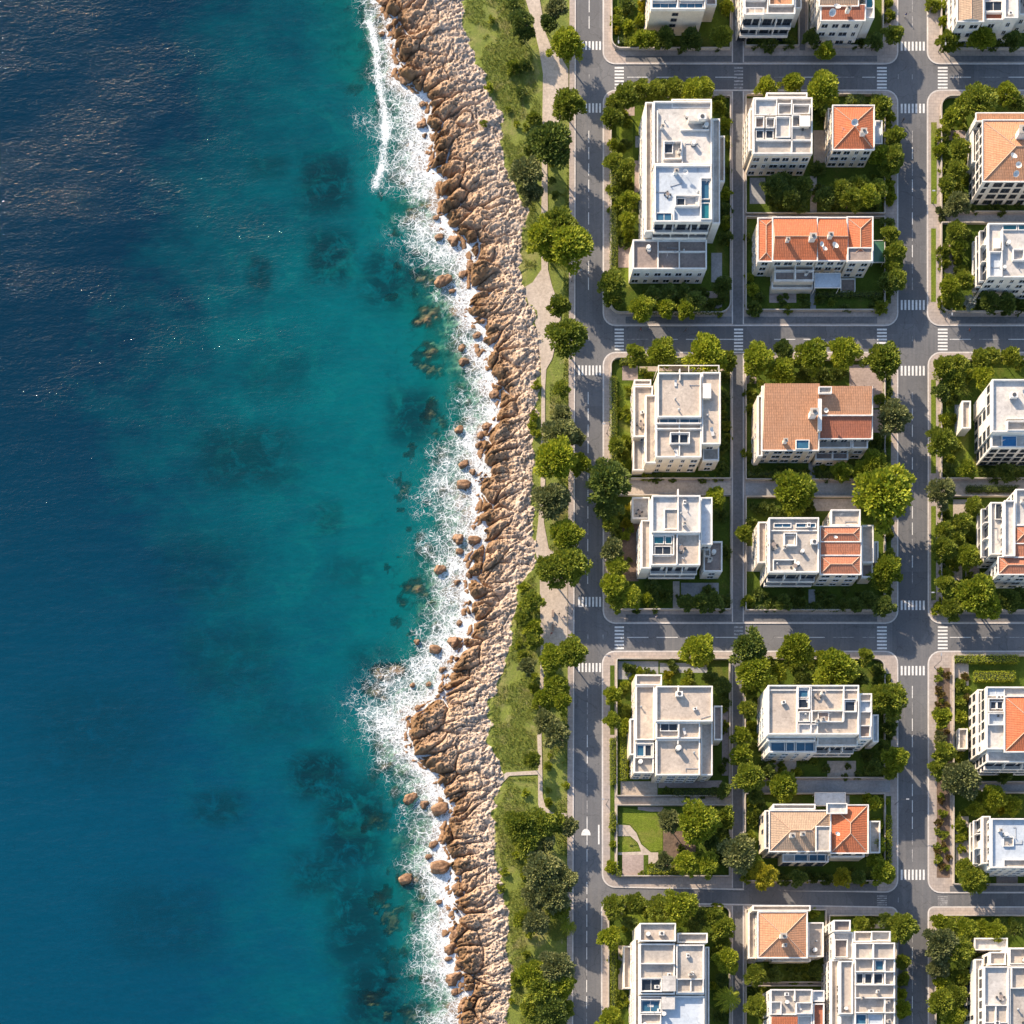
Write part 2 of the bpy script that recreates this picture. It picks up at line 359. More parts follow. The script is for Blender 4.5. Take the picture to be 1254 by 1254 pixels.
rock = (base + np.sqrt(np.clip(e1, 0, .55)/.55)*(.5+.9*hid)*2.3*nose*ss(U, 0, .05) + (fbm(A*.28, B*.5, 4, 160, .55)-.5)*1.6
        + (hid2-.5)*.5*(1-.4*U) + (hid3-.5)*.16 + stones*.34*ss(U, .25, .7) + grain*.62
        - (1-ss(np.abs(fbm(X*.8, Y*.95, 4, 180, .6)-.5), 0, .016))*.36 - (1-ss(np.abs(fbm(X*1.7, Y*1.9, 3, 190)-.5), 0, .022))*.18 + (fbm(X*1.2, Y*1.2, 4, 200, .7)-.5)*.75*(.6+.4*nose)
        - crk(e1, .09)*1.1*ss(V, 0, 1.2)*(1-.65*ss(U, .4, .9)) - crk(e2, .10)*.55*(1-.6*ss(U, .3, .9)) - crk(h2-h1, .10)*.26*ss(U, .05, .2)*(1-.5*ss(U, .4, .8)) - pit*.55 - .75*nose)
gul = np.abs(fbm(A*.05, B*.16, 3, 55)-.5); rock -= (1-ss(gul, 0, .022))*1.2*ss(U, 0, .1)*(1-ss(U, .6, .95))
under = SEA - .5 - .15*np.maximum(-V, 0) - .006*np.maximum(-V, 0)**2 + (fbm(X*.3, Y*.3, 4, 11)-.45)*2.2*ss(-V, 0, 4) + dome*.9*np.exp(-np.maximum(-V, 0)/7) + mid*.4 + grain*.3
lumpA = np.zeros(X.shape)
rr_ = np.random.RandomState(4); SUB2 = []
for (px, py, rx, ry, hh) in SUB:
    SUB2.append((px, py, rx*.75, ry*.75, hh))
    for _ in range(5):
        a_ = rr_.rand()*6.28; q = .35+.35*rr_.rand(); SUB2.append((px+rx*.9*math.cos(a_), py+ry*.9*math.sin(a_), rx*q, ry*q, hh-.1-1.1*rr_.rand()))
for _ in range(150):
    py = rr_.rand()*1290-20; px = np.interp(py, [q[0] for q in SH], [q[1] for q in SH])-18-rr_.rand()**1.3*85
    if px > 398: SUB2.append((px, py, 3+6*rr_.rand(), 3+5*rr_.rand(), 1.4+.6*rr_.rand()-(.012*max(0, np.interp(py, [q[0] for q in SH], [q[1] for q in SH])-px-30))))
wq = (fbm(A*.6, B*.75, 4, 5, .65)-.5)
for (px, py, rx, ry, hh) in SUB2:
    cx, cy = P(px, py, SEA-1); ex = max(rx, ry)*S*2.2
    i0, i1 = np.searchsorted(X[0], [cx-ex, cx+ex]); j0, j1 = np.searchsorted(Y[:, 0], [cy-ex, cy+ex])
    if i1 <= i0 or j1 <= j0: continue
    w_ = np.s_[j0:j1, i0:i1]; d2 = ((X[w_]-cx)/(rx*S))**2+((Y[w_]-cy)/(ry*S))**2
    lump = np.sqrt(np.clip(1-d2*(1+1.9*np.maximum(wq[w_], -.35)), 0, 1)); lumpA[w_] = np.maximum(lumpA[w_], ss(lump, 0, .35)); under[w_] = np.maximum(under[w_], np.where(lump > 0, SEA-2.4+lump*(hh-.05)+(mid[w_]-.4)*.45+grain[w_]*.6, -99))
under = np.minimum(under, SEA-.12+.25*grain + .5*ss(V, -2, 0))
Z = under*(1-ss(V, -.5, .6)) + rock*ss(V, -.5, .6)
land = ss(X-ix+(fbm(X*.5, Y*.5, 3, 61)-.5)*3, -1.2, 1.2)
gz = -.08+(fbm(X*.12, Y*.12, 3, 77)-.5)*.12+grain*.05
Z = Z*(1-land)+gz*land
wet = (1-ss(V+(fbm(X*.6, Y*.6, 3, 8)-.5)*4, 1.0, 5.5))
def terrain_mat():
    m, t, b = nt('rocky_shore'); v = coords(t)
    u = attr(t, 'inland'); nz = noise(t, v, .5, 6, .7)
    uu = math_(t, 'ADD', u, math_(t, 'MULTIPLY', math_(t, 'SUBTRACT', nz, .5), .5))
    c = ramp(t, uu, [(0, (.30, .165, .080)), (.16, (.46, .285, .165)), (.5, (.60, .425, .285)), (.85, (.74, .60, .47))])
    c = mixc(t, ramp(t, noise(t, v, 1.8, 6, .8), [(.52, 0.0), (.72, .8)]), c, (.17, .11, .075))
    c = mixc(t, ramp(t, noise(t, v, 2.9, 4, .7), [(.56, 0.0), (.74, .75)]), c, (.66, .52, .40))
    vo = N(t, 'ShaderNodeTexVoronoi', i_Scale=2.2); L(t, v, vo.inputs['Vector'])
    sep = N(t, 'ShaderNodeSeparateColor'); L(t, vo.outputs['Color'], sep.inputs[0])
    c = mixc(t, math_(t, 'MULTIPLY', maprange(t, uu, .4, .8), .55), c, mixc(t, sep.outputs[0], (.28, .2, .155), (.7, .57, .47)))
    c = mixc(t, math_(t, 'MULTIPLY', attr(t, 'wet'), .8), c, mixc(t, nz, (.10, .055, .022), (.29, .155, .06)))
    # grass of the strip behind the rocks
    g = mixc(t, ramp(t, noise(t, v, .3, 6, .7), [(.3, 0.0), (.7, 1.0)]), (.23, .265, .035), (.14, .19, .025))
    g = mixc(t, ramp(t, noise(t, v, .13, 6, .75, .6), [(.5, 0.0), (.68, .95)]), g, (.32, .28, .10))
    g = mixc(t, ramp(t, noise(t, v, .4, 6, .75, .6), [(.62, 0.0), (.72, .9)]), g, (.42, .33, .22))
    g = mixc(t, 1.0, g, ramp(t, noise(t, v, 2.6, 6, .8), [(.25, .5), (.75, 1.35)]), 'MULTIPLY')
    c = mixc(t, ramp(t, attr(t, 'grassy'), [(.42, 0.0), (.58, 1.0)]), c, g)
    # weed-grown and dimmer stone below the waterline
    rk = mixc(t, noise(t, v, 1.0, 6, .75), (.06, .04, .02), (.40, .25, .14))
    snd = mixc(t, ramp(t, noise(t, v, .33, 6, .72, .4), [(.42, 0.0), (.60, 1.0)]), (.40, .50, .38), (.12, .15, .085))
    c = mixc(t, attr(t, 'below'), c, mixc(t, ramp(t, math_(t, 'ADD', attr(t, 'reefrock'), math_(t, 'MULTIPLY', math_(t, 'SUBTRACT', nz, .5), .8)), [(.3, 0.0), (.6, 1.0)]), snd, rk))
    L(t, c, b.inputs['Base Color']); b.inputs['Roughness'].default_value = .85; bump(t, b, noise(t, v, 4.5, 7, .8), 1.0, .32); return m
tag(grid_mesh('rocky_shore', X, Y, Z, terrain_mat(), dict(inland=np.clip(U, 0, 1), wet=wet*ss(V, -1, .3), grassy=land, below=1-ss(Z, SEA-.6, SEA-.1), reefrock=np.clip(lumpA+ss(V, -4.5, -1.5)*.8, 0, 1))), kind='structure')

# ---------------------------------------------------------------- sea
def sea_mat():
    m, t, b = nt('sea_water'); t.nodes.remove(b); v = coords(t)
    sh = attr(t, 'shore'); deep = attr(t, 'deep'); reef = attr(t, 'reef'); fw = attr(t, 'foamwidth'); lat = attr(t, 'south')
    n1 = noise(t, coords(t, (1, 1.5, 1), .45), .045, 5, .6, .4); n2 = noise(t, coords(t, (1, 1.7, 1), .6), .18, 6, .65, .6)
    dd = math_(t, 'ADD', deep, math_(t, 'MULTIPLY', math_(t, 'SUBTRACT', n1, .5), .8))
    dd = math_(t, 'ADD', dd, math_(t, 'MULTIPLY', math_(t, 'SUBTRACT', n2, .5), .35))
    deepc = mixc(t, lat, (.0004, .020, .044), (.0003, .048, .090))
    c = mixc(t, maprange(t, dd, .04, .80), mixc(t, maprange(t, sh, 4, 24, smooth=True), (.001, .120, .100), (.0003, .092, .108)), deepc)
    # darker weed beds on the sea floor
    w = math_(t, 'MULTIPLY', reef, ramp(t, noise(t, v, .22, 7, .72, .5), [(.33, 0.0), (.52, 1.0)]))
    wn_ = math_(t, 'MULTIPLY', ramp(t, noise(t, v, .30, 7, .75, .5), [(.52, 0.0), (.70, .75)]), maprange(t, sh, 34, 12, 0, 1))
    w = math_(t, 'MAXIMUM', w, wn_)
    c = mixc(t, math_(t, 'MULTIPLY', w, .86), c, (.001, .018, .026))
    # pale sandy tongues
    c = mixc(t, math_(t, 'MULTIPLY', ramp(t, noise(t, coords(t, (1, 1.6, 1), .7), .09, 6, .7, .8), [(.52, 0.0), (.75, .5)]), maprange(t, deep, .7, .2)), c, (.002, .13, .125))
    c = mixc(t, 1.0, c, ramp(t, noise(t, coords(t, (1, 2.2, 1), .5), .8, 5, .7), [(.2, .86), (.8, 1.12)]), 'MULTIPLY')
    dif = N(t, 'ShaderNodeBsdfDiffuse'); L(t, c, dif.inputs['Color'])
    tr = N(t, 'ShaderNodeBsdfTransparent'); L(t, ramp(t, maprange(t, attr(t, 'depth'), 0, 4), [(0, (.96, .99, .97)), (.35, (.62, .92, .85)), (1, (.20, .78, .72))]), tr.inputs['Color'])
    op = math_(t, 'ADD', maprange(t, attr(t, 'depth'), 0.15, 3.4, .0, 1.0), math_(t, 'MULTIPLY', math_(t, 'SUBTRACT', noise(t, v, .25, 4), .5), .25), clamp=True)
    body = N(t, 'ShaderNodeMixShader'); L(t, op, body.inputs[0]); L(t, tr.outputs[0], body.inputs[1]); L(t, dif.outputs[0], body.inputs[2])
    # waves: wind ripples in gusty bands, running up to the right
    rip = N(t, 'ShaderNodeTexNoise', i_Scale=1.15, i_Detail=3.0, i_Roughness=.55); L(t, coords(t, (.7, 1.7, 1), -.42), rip.inputs['Vector'])
    swl = N(t, 'ShaderNodeTexNoise', i_Scale=.16, i_Detail=2.0); L(t, coords(t, (.6, 1.8, 1), -.42), swl.inputs['Vector'])
    gust = ramp(t, noise(t, coords(t, (.5, 1.4, 1), -.42), .055, 4, .65), [(.34, .25), (.66, .95)])
    hgt = math_(t, 'ADD', math_(t, 'MULTIPLY', math_(t, 'MULTIPLY', rip.outputs['Fac'], gust), attr(t, 'wind')), math_(t, 'MULTIPLY', swl.outputs['Fac'], 1.1))
    bp = N(t, 'ShaderNodeBump', i_Strength=1.0, i_Distance=SEA_BUMP); L(t, hgt, bp.inputs['Height'])
    gl = N(t, 'ShaderNodeBsdfGlossy', i_Roughness=.05); L(t, bp.outputs[0], gl.inputs['Normal'])
    dt = N(t, 'ShaderNodeVectorMath', operation='DOT_PRODUCT'); L(t, bp.outputs[0], dt.inputs[0]); L(t, N(t, 'ShaderNodeNewGeometry').outputs['Incoming'], dt.inputs[1])
    cs_ = math_(t, 'SUBTRACT', 1.0, math_(t, 'ABSOLUTE', dt.outputs['Value']), clamp=True); fr = math_(t, 'ADD', .02, math_(t, 'MULTIPLY', math_(t, 'POWER', cs_, 5.0), .98))
    wat = N(t, 'ShaderNodeMixShader'); L(t, fr, wat.inputs[0]); L(t, body.outputs[0], wat.inputs[1]); L(t, gl.outputs[0], wat.inputs[2])
    # foam: dense by the rocks, opening into lace seawards
    def warp(s, amt):
        nn = N(t, 'ShaderNodeTexNoise', i_Scale=s, i_Detail=2.0); L(t, v, nn.inputs['Vector'])
        a = N(t, 'ShaderNodeVectorMath', operation='MULTIPLY_ADD'); L(t, nn.outputs['Color'], a.inputs[0]); a.inputs[1].default_value = (amt, amt, 0); L(t, v, a.inputs[2]); return a.outputs[0]
    def lace(s, ws, amt):
        q = N(t, 'ShaderNodeTexVoronoi', feature='DISTANCE_TO_EDGE', i_Scale=s); L(t, warp(ws, amt), q.inputs['Vector']); return q.outputs['Distance']
    f = math_(t, 'DIVIDE', sh, fw)
    D = math_(t, 'SUBTRACT', 1.0, f)
    D = math_(t, 'ADD', D, math_(t, 'MULTIPLY', math_(t, 'SUBTRACT', noise(t, v, .16, 5, .65), .5), 1.7))
    D = math_(t, 'ADD', D, math_(t, 'MULTIPLY', attr(t, 'breaker'), .75))
    def curl(sc, ds): return math_(t, 'ABSOLUTE', math_(t, 'SUBTRACT', noise(t, v, sc, 3.5, .6, ds), .5))
    brkn = ramp(t, noise(t, v, .55, 5, .7), [(.32, .35), (.5, 1.0)])
    def band(dist, t0, soft): return maprange(t, math_(t, 'SUBTRACT', t0, dist), -soft*.2, soft, smooth=True)
    c1 = band(curl(.42, 1.6), maprange(t, D, -.02, 1.0, 0.0, .034), .012)
    c2 = band(curl(1.05, 1.4), maprange(t, D, .35, 1.0, 0.0, .045), .025)
    l1 = band(lace(.50, .3, 2.2), math_(t, 'MULTIPLY', maprange(t, D, -.02, 1.0, 0.0, .085), brkn), .04)
    l2 = band(lace(1.25, .6, 1.0), math_(t, 'MULTIPLY', maprange(t, D, .36, 1.08, 0.0, .17), brkn), .08)
    full = maprange(t, math_(t, 'ADD', D, math_(t, 'MULTIPLY', math_(t, 'SUBTRACT', noise(t, v, .5, 6, .66), .5), 1.8)), .84, 1.14, smooth=True)
    wash = math_(t, 'MULTIPLY', maprange(t, D, .25, 1.0, 0.0, .45), noise(t, v, .5, 5, .7))
    fm = wash
    for q_, k_ in ((c1, .85), (c2, .75), (l1, .85), (l2, .8), (full, .97)): fm = math_(t, 'MAXIMUM', fm, math_(t, 'MULTIPLY', q_, k_))
    fm = math_(t, 'MULTIPLY', fm, maprange(t, f, 1.25, .9))
    fm = math_(t, 'MULTIPLY', fm, maprange(t, noise(t, v, 2.0, 4), .34, .5, .72, 1))
    fd = N(t, 'ShaderNodeBsdfDiffuse'); L(t, mixc(t, noise(t, v, 1.4, 5, .7), (.95, .95, .94), (.70, .77, .80)), fd.inputs['Color'])
    fb = N(t, 'ShaderNodeBump', i_Strength=.8, i_Distance=.35); L(t, noise(t, v, 1.3, 5, .7), fb.inputs['Height']); L(t, fb.outputs[0], fd.inputs['Normal'])
    fin = N(t, 'ShaderNodeMixShader'); L(t, fm, fin.inputs[0]); L(t, wat.outputs[0], fin.inputs[1]); L(t, fd.outputs[0], fin.inputs[2])
    L(t, fin.outputs[0], t.nodes['Material Output'].inputs['Surface']); return m
SEA_BUMP = .50
g = .8
WX, WY = np.meshgrid(np.arange(P(-400, 0, SEA)[0], P(650, 0, SEA)[0], g), np.arange(P(0, 1700, SEA)[1], P(0, -500, SEA)[1], g))
s_ = np.interp(WY, shy, shx)-WX; fwid = np.maximum(np.interp(WY, shy, shx)-np.interp(WY, fwy, fwx), 5)*1.04
dp = np.interp(WY, dpy, dpx); deep = np.clip((dp-WX+46)/88, 0, 1)
reef = np.zeros(WX.shape)
for (px, py, rx, ry, a) in [(400,225,34,38,1),(405,315,30,34,1),(318,335,16,22,.8),(330,205,26,14,.6),(300,560,60,40,.75),(268,990,32,22,.7),(400,635,20,20,.6),(505,510,30,34,.9),(340,460,40,30,.4),(280,810,60,50,.5),(390,950,34,30,1.1),(430,1010,40,60,1.0),(395,1070,40,30,.8),(440,1130,40,60,.9),(460,1220,40,50,1.0),(250,700,60,50,.4),(480,340,40,40,.9),(455,820,30,30,.6),(200,1130,70,50,.4),(430,700,30,20,.4),(120,900,80,60,.35),(345,880,60,30,.35)]:
    cx, cy = P(px, py, SEA); reef = np.maximum(reef, a*np.exp(-((WX-cx)/(rx*S))**4*.8-((WY-cy)/(ry*S))**4*.8))
ci = np.clip(((WX-x0)/step).round().astype(int), 0, X.shape[1]-1); cj = np.clip(((WY-y0)/step).round().astype(int), 0, X.shape[0]-1)
depth = np.where(WX < x0, 6.0, np.clip(SEA-Z[cj, ci], 0, 6)); depth = depth + 6*(1-ss(WX-x0+3*np.sin(WY*.13)+2*np.sin(WY*.31+1), 0, 14))
brk = np.zeros(WX.shape)            # the curl of a small breaker standing off the rocks
by, bx = pl([(20,452),(60,460),(100,463),(130,470),(160,473),(200,468),(235,458)], SEA)
brk = np.exp(-((WX-np.interp(WY, by, bx))/.9)**2)*ss(WY, by[0]-1, by[0]+2)*(1-ss(WY, by[-1]-2, by[-1]+1))
tag(grid_mesh('sea', WX, WY, np.full(WX.shape, SEA), sea_mat(), dict(shore=s_, depth=depth, wind=.34+.85*ss(s_, 18, 62)*ss(WY, -45, 95), foamwidth=fwid, deep=deep, reef=np.clip(reef, 0, 1), breaker=brk, south=ss(-WY, -60, 90))), kind='structure')
bb = MB(); a0 = P(-400, 1700, SEA); a1 = P(650, -500, SEA)
plain('sea_floor', (.03, .05, .05)); bb.box(a0[0], a0[1], -14, P(396, 0)[0], a1[1], -12, 'sea_floor'); tag(bb.build('seabed'), kind='structure')

# ---------------------------------------------------------------- boulders in the surf
def boulder_mesh(seed, flat):
    import bmesh
    bm = bmesh.new(); bmesh.ops.create_icosphere(bm, subdivisions=4, radius=1); r = np.random.RandomState(seed)
    ph = r.rand(8, 3)*6; fr_ = r.randn(8, 3)*1.6; cut = [(Vector(r.randn(3)).normalized(), .55+.3*r.rand()) for _ in range(7)]
    for v in bm.verts:
        p = v.co.copy()
        for n_, d in cut:
            e = p.dot(n_)-d
            if e > 0: p -= n_*e*.8
        q = np.array(p); n = sum(math.sin(float(fr_[i] @ q)*(1+i*.5)+ph[i][0])/(i+2) for i in range(8))
        v.co = p*(1+.24*n); v.co.z *= flat
    me = bpy.data.meshes.new('boulder'); bm.to_mesh(me); bm.free(); me.materials.append(M['boulder'])
    for p in me.polygons: p.use_smooth = True
    return me
def boulder_mat():
    m, t, b = nt('boulder'); v = coords(t)
    c = ramp(t, noise(t, v, 1.1, 6, .75), [(.34, (.07, .035, .016)), (.5, (.22, .115, .055)), (.68, (.40, .24, .13))])
    z = N(t, 'ShaderNodeSeparateXYZ'); L(t, N(t, 'ShaderNodeNewGeometry').outputs['Position'], z.inputs[0])
    c = mixc(t, maprange(t, z.outputs['Z'], SEA+.1, SEA+.6, .75, 0), c, (.09, .05, .022))
    L(t, c, b.inputs['Base Color']); b.inputs['Roughness'].default_value = .6; bump(t, b, noise(t, v, 4, 5, .7), .7, .15); M['boulder'] = m
boulder_mat()
bms = [boulder_mesh(i, .65+.1*(i % 3)) for i in range(7)]
def ordw(n):
    w = ['first','second','third','fourth','fifth','sixth','seventh','eighth','ninth','tenth','eleventh','twelfth','thirteenth','fourteenth','fifteenth','sixteenth','seventeenth','eighteenth','nineteenth','twentieth','twenty-first','twenty-second','twenty-third','twenty-fourth','twenty-fifth','twenty-sixth','twenty-seventh','twenty-eighth','twenty-ninth','thirtieth']
    return w[n] if n < len(w) else '%dth' % (n+1)
BO = [(484,10,8),(473,4,7),(477,33,5),(468,42,4),(497,97,7.5),(517,128,4),(516,153,6),(520,166,3.5),(561,245,6),(538,291,5.5),(556,295,8),(534,267,4),(543,346,10),(554,357,4),(567,337,5),(576,328,6),(584,411,5),(568,443,6),(566,427,5),(605,483,6),(595,522,5),(588,533,5),(586,545,5),(568,569,6),(579,578,5),(568,594,7.5),(562,526,6),(562,660,7.5),(581,662,8),(539,699,7.5),(563,676,5),(576,703,6),(560,713,4),(556,786,8.5),(533,796,7.5),(542,820,5),(511,786,5),(563,764,4),(525,838,4),(508,901,8),(511,867,4),(505,839,4),(539,991,9.5),(520,985,6),(503,979,8),(531,1035,5),(525,1050,4),(539,1063,11),(538,1105,4),(497,1077,8),(561,1087,7),(561,1143,7),(552,1161,8),(565,1179,7),(549,1175,4),(556,1198,10),(557,1216,5),(568,1234,6)]
bands = [(0,210,'near the top edge'),(210,400,'below the long thin breaker'),(400,620,'off the widest rocks mid-coast'),(620,770,'level with the seaside plaza'),(770,925,'at the widest foam'),(925,1110,'below the big rock ledge'),(1110,1300,'near the bottom edge')]
for (a, b_, ph) in bands:
    sel = sorted([q for q in BO if a <= q[1] < b_], key=lambda q: q[1])
    for i, (px, py, r) in enumerate(sel):
        o = bpy.data.objects.new('boulder', bms[rnd.randrange(7)]); col.objects.link(o)
        x, y = P(px, py, SEA); o.location = (x, y, SEA+.1*r*S); k = r*S*.92
        o.scale = (k*(1+.25*rnd.random()), k*(.8+.25*rnd.random()), k*.9); o.rotation_euler = (0, 0, rnd.random()*.8)
        tag(o, '%s boulder in surf, %s from the top %s' % ('large' if r > 7.4 else 'medium' if r > 5 else 'small', ordw(i), ph), 'boulder', 'loose boulders standing in the surf')
# ---------------------------------------------------------------- roads, blocks, pavements
g0 = P(700.5, 0)[0]
b = MB(); b.face([(g0, -700, -.02), (900, -700, -.02), (900, 700, -.02), (g0, 700, -.02)], 'asphalt'); tag(b.build('road'), kind='structure')
b = MB(); zt = P(0, -140)[1]; zb = P(0, 1400)[1]
b.box(P(570, 0)[0], zt, -6, g0-.02, 700, -.06, 'lawn_bright'); b.box(P(570, 0)[0], -700, -6, g0-.02, zb, -.06, 'lawn_bright'); tag(b.build('ground'), kind='structure')

# promenade pavement west of the avenue
def strip(name, xs, w, z0, z1, m):
    l = [P(x, y) for x, y in xs]; r = [P(x+w, y) for x, y in xs]
    return sheet(name, l+r[::-1], z1, m, z0=z0)
AW = [(706.5, -150), (705.5, 0), (704.6, 400), (703.5, 780), (702, 1254), (701.5, 1400)]
strip('pavement', [(x-8, y) for x, y in AW], 6.4, -.3, .12, 'pavement')
strip('kerb', [(x-1.6, y) for x, y in AW], 1.4, -.3, .125, 'kerb_stone')

SLANT = lambda x: (x-740)/360*6.5
def block(x0, y0, x1, y1, r, slant_top=False, slant_bot=False):
    def mk(i):
        pts = []; rr = (r,)*4
        cs = ((x0+i, y0+i, 1, 1, 180), (x1-i, y0+i, -1, 1, 270), (x1-i, y1-i, -1, -1, 0), (x0+i, y1-i, 1, -1, 90))
        for j, (cx, cy, sx_, sy_, a0) in enumerate(cs):
            q = max(r-i, .5)
            for k in range(7):
                a = math.radians(a0+k*15); px = cx+sx_*q+q*math.cos(a); py = cy+sy_*q+q*math.sin(a)
                if (slant_top and j < 2) or (slant_bot and j > 1): py += SLANT(min(px, 1100))
                pts.append(P(px, py))
        return pts[::-1]
    o = MB(); o.ring(mk(0), mk(1.6), -.3, .12, 'kerb_stone'); tag(o.build('kerb'), kind='structure')
    sheet('pavement', mk(1.55), .116, 'pavement')
block(738, -200, 1100, 79, 15); block(1135, -200, 1600, 79, 15)
block(738, 110, 1100, 399.5, 16); block(1135, 110, 1600, 399.5, 16)
block(738, 431, 1100, 764, 16); block(1136, 431, 1600, 764, 16)
block(737, 797, 1100, 1087, 16, slant_bot=True); block(1136, 797, 1600, 1094, 16)
block(736, 1104, 1100, 1500, 10, slant_top=True); block(1136, 1110, 1600, 1500, 8)
# darker asphalt strips on the pavements along the north side of each cross street
for (ya, yb) in ((68.5, 76), (388, 396.5), (752.5, 761.5)):
    for (xa, xb) in ((766, 896), (911, 1074), (1163, 1300)): rs('cycle_path', xa, ya, xb, yb, .124, 'lane_grey')
rs('cycle_path', 911, 1082, 1074, 1091, .124, 'lane_grey'); rs('cycle_path', 1163, 1085, 1300, 1092, .124, 'lane_grey')
# the lane between the two garden columns
for (ya, yb) in ((-200, 77.3), (111.7, 397.8), (432.7, 762.3), (798.7, 1088), (1109, 1400)):
    rs('lane', 897.5, ya, 909.5, yb, .132, 'lane_grey')
    for xx in (896.2, 909.5):
        kb = MB(); X0, Y0, X1, Y1 = R(xx, ya+1, xx+1.3, yb-1); kb.box(X0, Y0, .1, X1, Y1, .16, 'kerb_stone'); tag(kb.build('kerb'), kind='structure')
rs('lane', 979, -200, 986, 62, .132, 'lane_grey')

# painted markings
def zebra_h(x0, x1, y0, y1, n=7, m='road_paint'):     # bars run along x, crossing an east-west street
    k = MB(); p = (y1-y0)/n
    for i in range(n):
        X0, Y0, X1, Y1 = R(x0, y0+i*p+p*.24, x1, y0+i*p+p*.76); k.face([(X0, Y0, -.008), (X1, Y0, -.008), (X1, Y1, -.008), (X0, Y1, -.008)], m)
    tag(k.build('crosswalk'), kind='structure')
def zebra_v(y0, y1, x0, x1, n=7, m='road_paint'):
    k = MB(); p = (x1-x0)/n
    for i in range(n):
        X0, Y0, X1, Y1 = R(x0+i*p+p*.24, y0, x0+i*p+p*.76, y1); k.face([(X0, Y0, -.008), (X1, Y0, -.008), (X1, Y1, -.008), (X0, Y1, -.008)], m)
    tag(k.build('crosswalk'), kind='structure')
for (ya, yb) in ((81, 109.5), (401.5, 430), (766, 796)):
    for (xa, xb) in ((752.7, 764), (1074, 1086), (1148.5, 1160.5)): zebra_h(xa, xb, ya, yb)
zebra_h(899, 910, 81, 109.5, 7, 'road_paint_worn'); zebra_h(899, 910, 401.5, 430); zebra_h(899, 910, 766, 796, 7, 'road_paint_worn')
zebra_h(1074, 1086, 1096, 1109.5, 5, 'road_paint_worn'); zebra_h(1148.5, 1160.5, 1097, 1109.5, 5, 'road_paint_worn')
for (ya, yb) in ((50.5, 61), (126.5, 138), (447.5, 459.5), (731, 743), (812, 823)): zebra_v(ya, yb, 707, 737)
for (ya, yb) in ((51, 62), (127, 138.5), (367.5, 379.5), (448, 460), (735.5, 747), (815.5, 827), (1065, 1077.5)): zebra_v(ya, yb, 1102, 1133.5)
lm = MB()
def mark(x0, y0, x1, y1, m='road_paint'):
    X0, Y0, X1, Y1 = R(x0, y0, x1, y1); lm.face([(X0, Y0, -.006), (X1, Y0, -.006), (X1, Y1, -.006), (X0, Y1, -.006)], m)
holesA = [(44, 144), (365, 465), (725, 830)]; holesB = [(44, 145), (362, 466), (728, 832), (1060, 1115)]
for base_x, holes in ((721.5, holesA), (1117.3, holesB)):
    y = -140
    while y < 1390:
        yy = y+15
        if not any(a-3 < y < b_ or a < yy < b_+3 for a, b_ in holes):
            sh_ = -(y/1254*3.2) if base_x < 800 else 0; mark(base_x+sh_-.45, y, base_x+sh_+.45, yy, rnd.choice(['road_paint', 'road_paint_worn']))
        y += 20
for yc in (94.5, 415.5, 780.5):
    for (xa, xb) in ((768, 1072), (1163, 1400)):
        x = xa
        while x < xb:
            if not (890 < x+10 and x < 915): mark(x, yc-.4, min(x+26, xb), yc+.4, 'road_paint' if rnd.random() < .6 else 'road_paint_worn')
            x += 36
for (x, y) in ((721.5, 94), (721, 415), (720, 780), (738.5, 780), (1100, 1102), (1117.3, 94), (1117.3, 415), (1117.3, 781), (1100, 94)):
    mark(x-.4, y-3, x+.4, y+3, 'road_paint_worn')
tag(lm.build('lane_marking'), kind='structure')
# worn white half-moon and bar painted on the avenue
k = MB(); c0 = P(717.5, 1023); k.face([(c0[0]+1.15*math.cos(a*math.pi/12), c0[1]+1.6*math.sin(a*math.pi/12), -.007) for a in range(13)], 'road_paint')
X0, Y0, X1, Y1 = R(732.4, 1010, 734.2, 1034); k.face([(X0, Y0, -.007), (X1, Y0, -.007), (X1, Y1, -.007), (X0, Y1, -.007)], 'road_paint'); tag(k.build('road_symbol'), kind='structure')

# seaside path and plaza
PA = [(640,-150),(655,-150),(661,0),(668,40),(676,60),(688,72),(696,85),(696,115),(690,140),(682,152),(671.5,158),(670,200),(671,262),(671,330),(676,350),(688,385),(684,400),(680,425),(676,440),(669,452),(667.5,475),(667.5,600),(666,640),(672,672),(695,685),(695,785),(688,795),(667,800),(665,850),(663,900),(664,940),(664.5,975),(668,988),(676,995),(694,996),(694,1000),(672,1001),(663,996),(659,985),(659,940),(658,900),(661,850),(662,800),(661,700),(655,672),(659,640),(662,600),(663,475),(662,440),(658,405),(648,375),(642,352),(652,346),(663,330),(663,262),(664,160),(665,90),(660,60),(653,30),(644,0)]
sheet('path', [P(x, y) for x, y in PA][::-1], .06, 'path_pale', z0=-.3)
sheet('path', [P(x, y) for x, y in [(606,957),(620,946),(658.8,943.5),(658.8,948.5),(624,950),(614,960)]][::-1], .05, 'path_pale', z0=-.3)

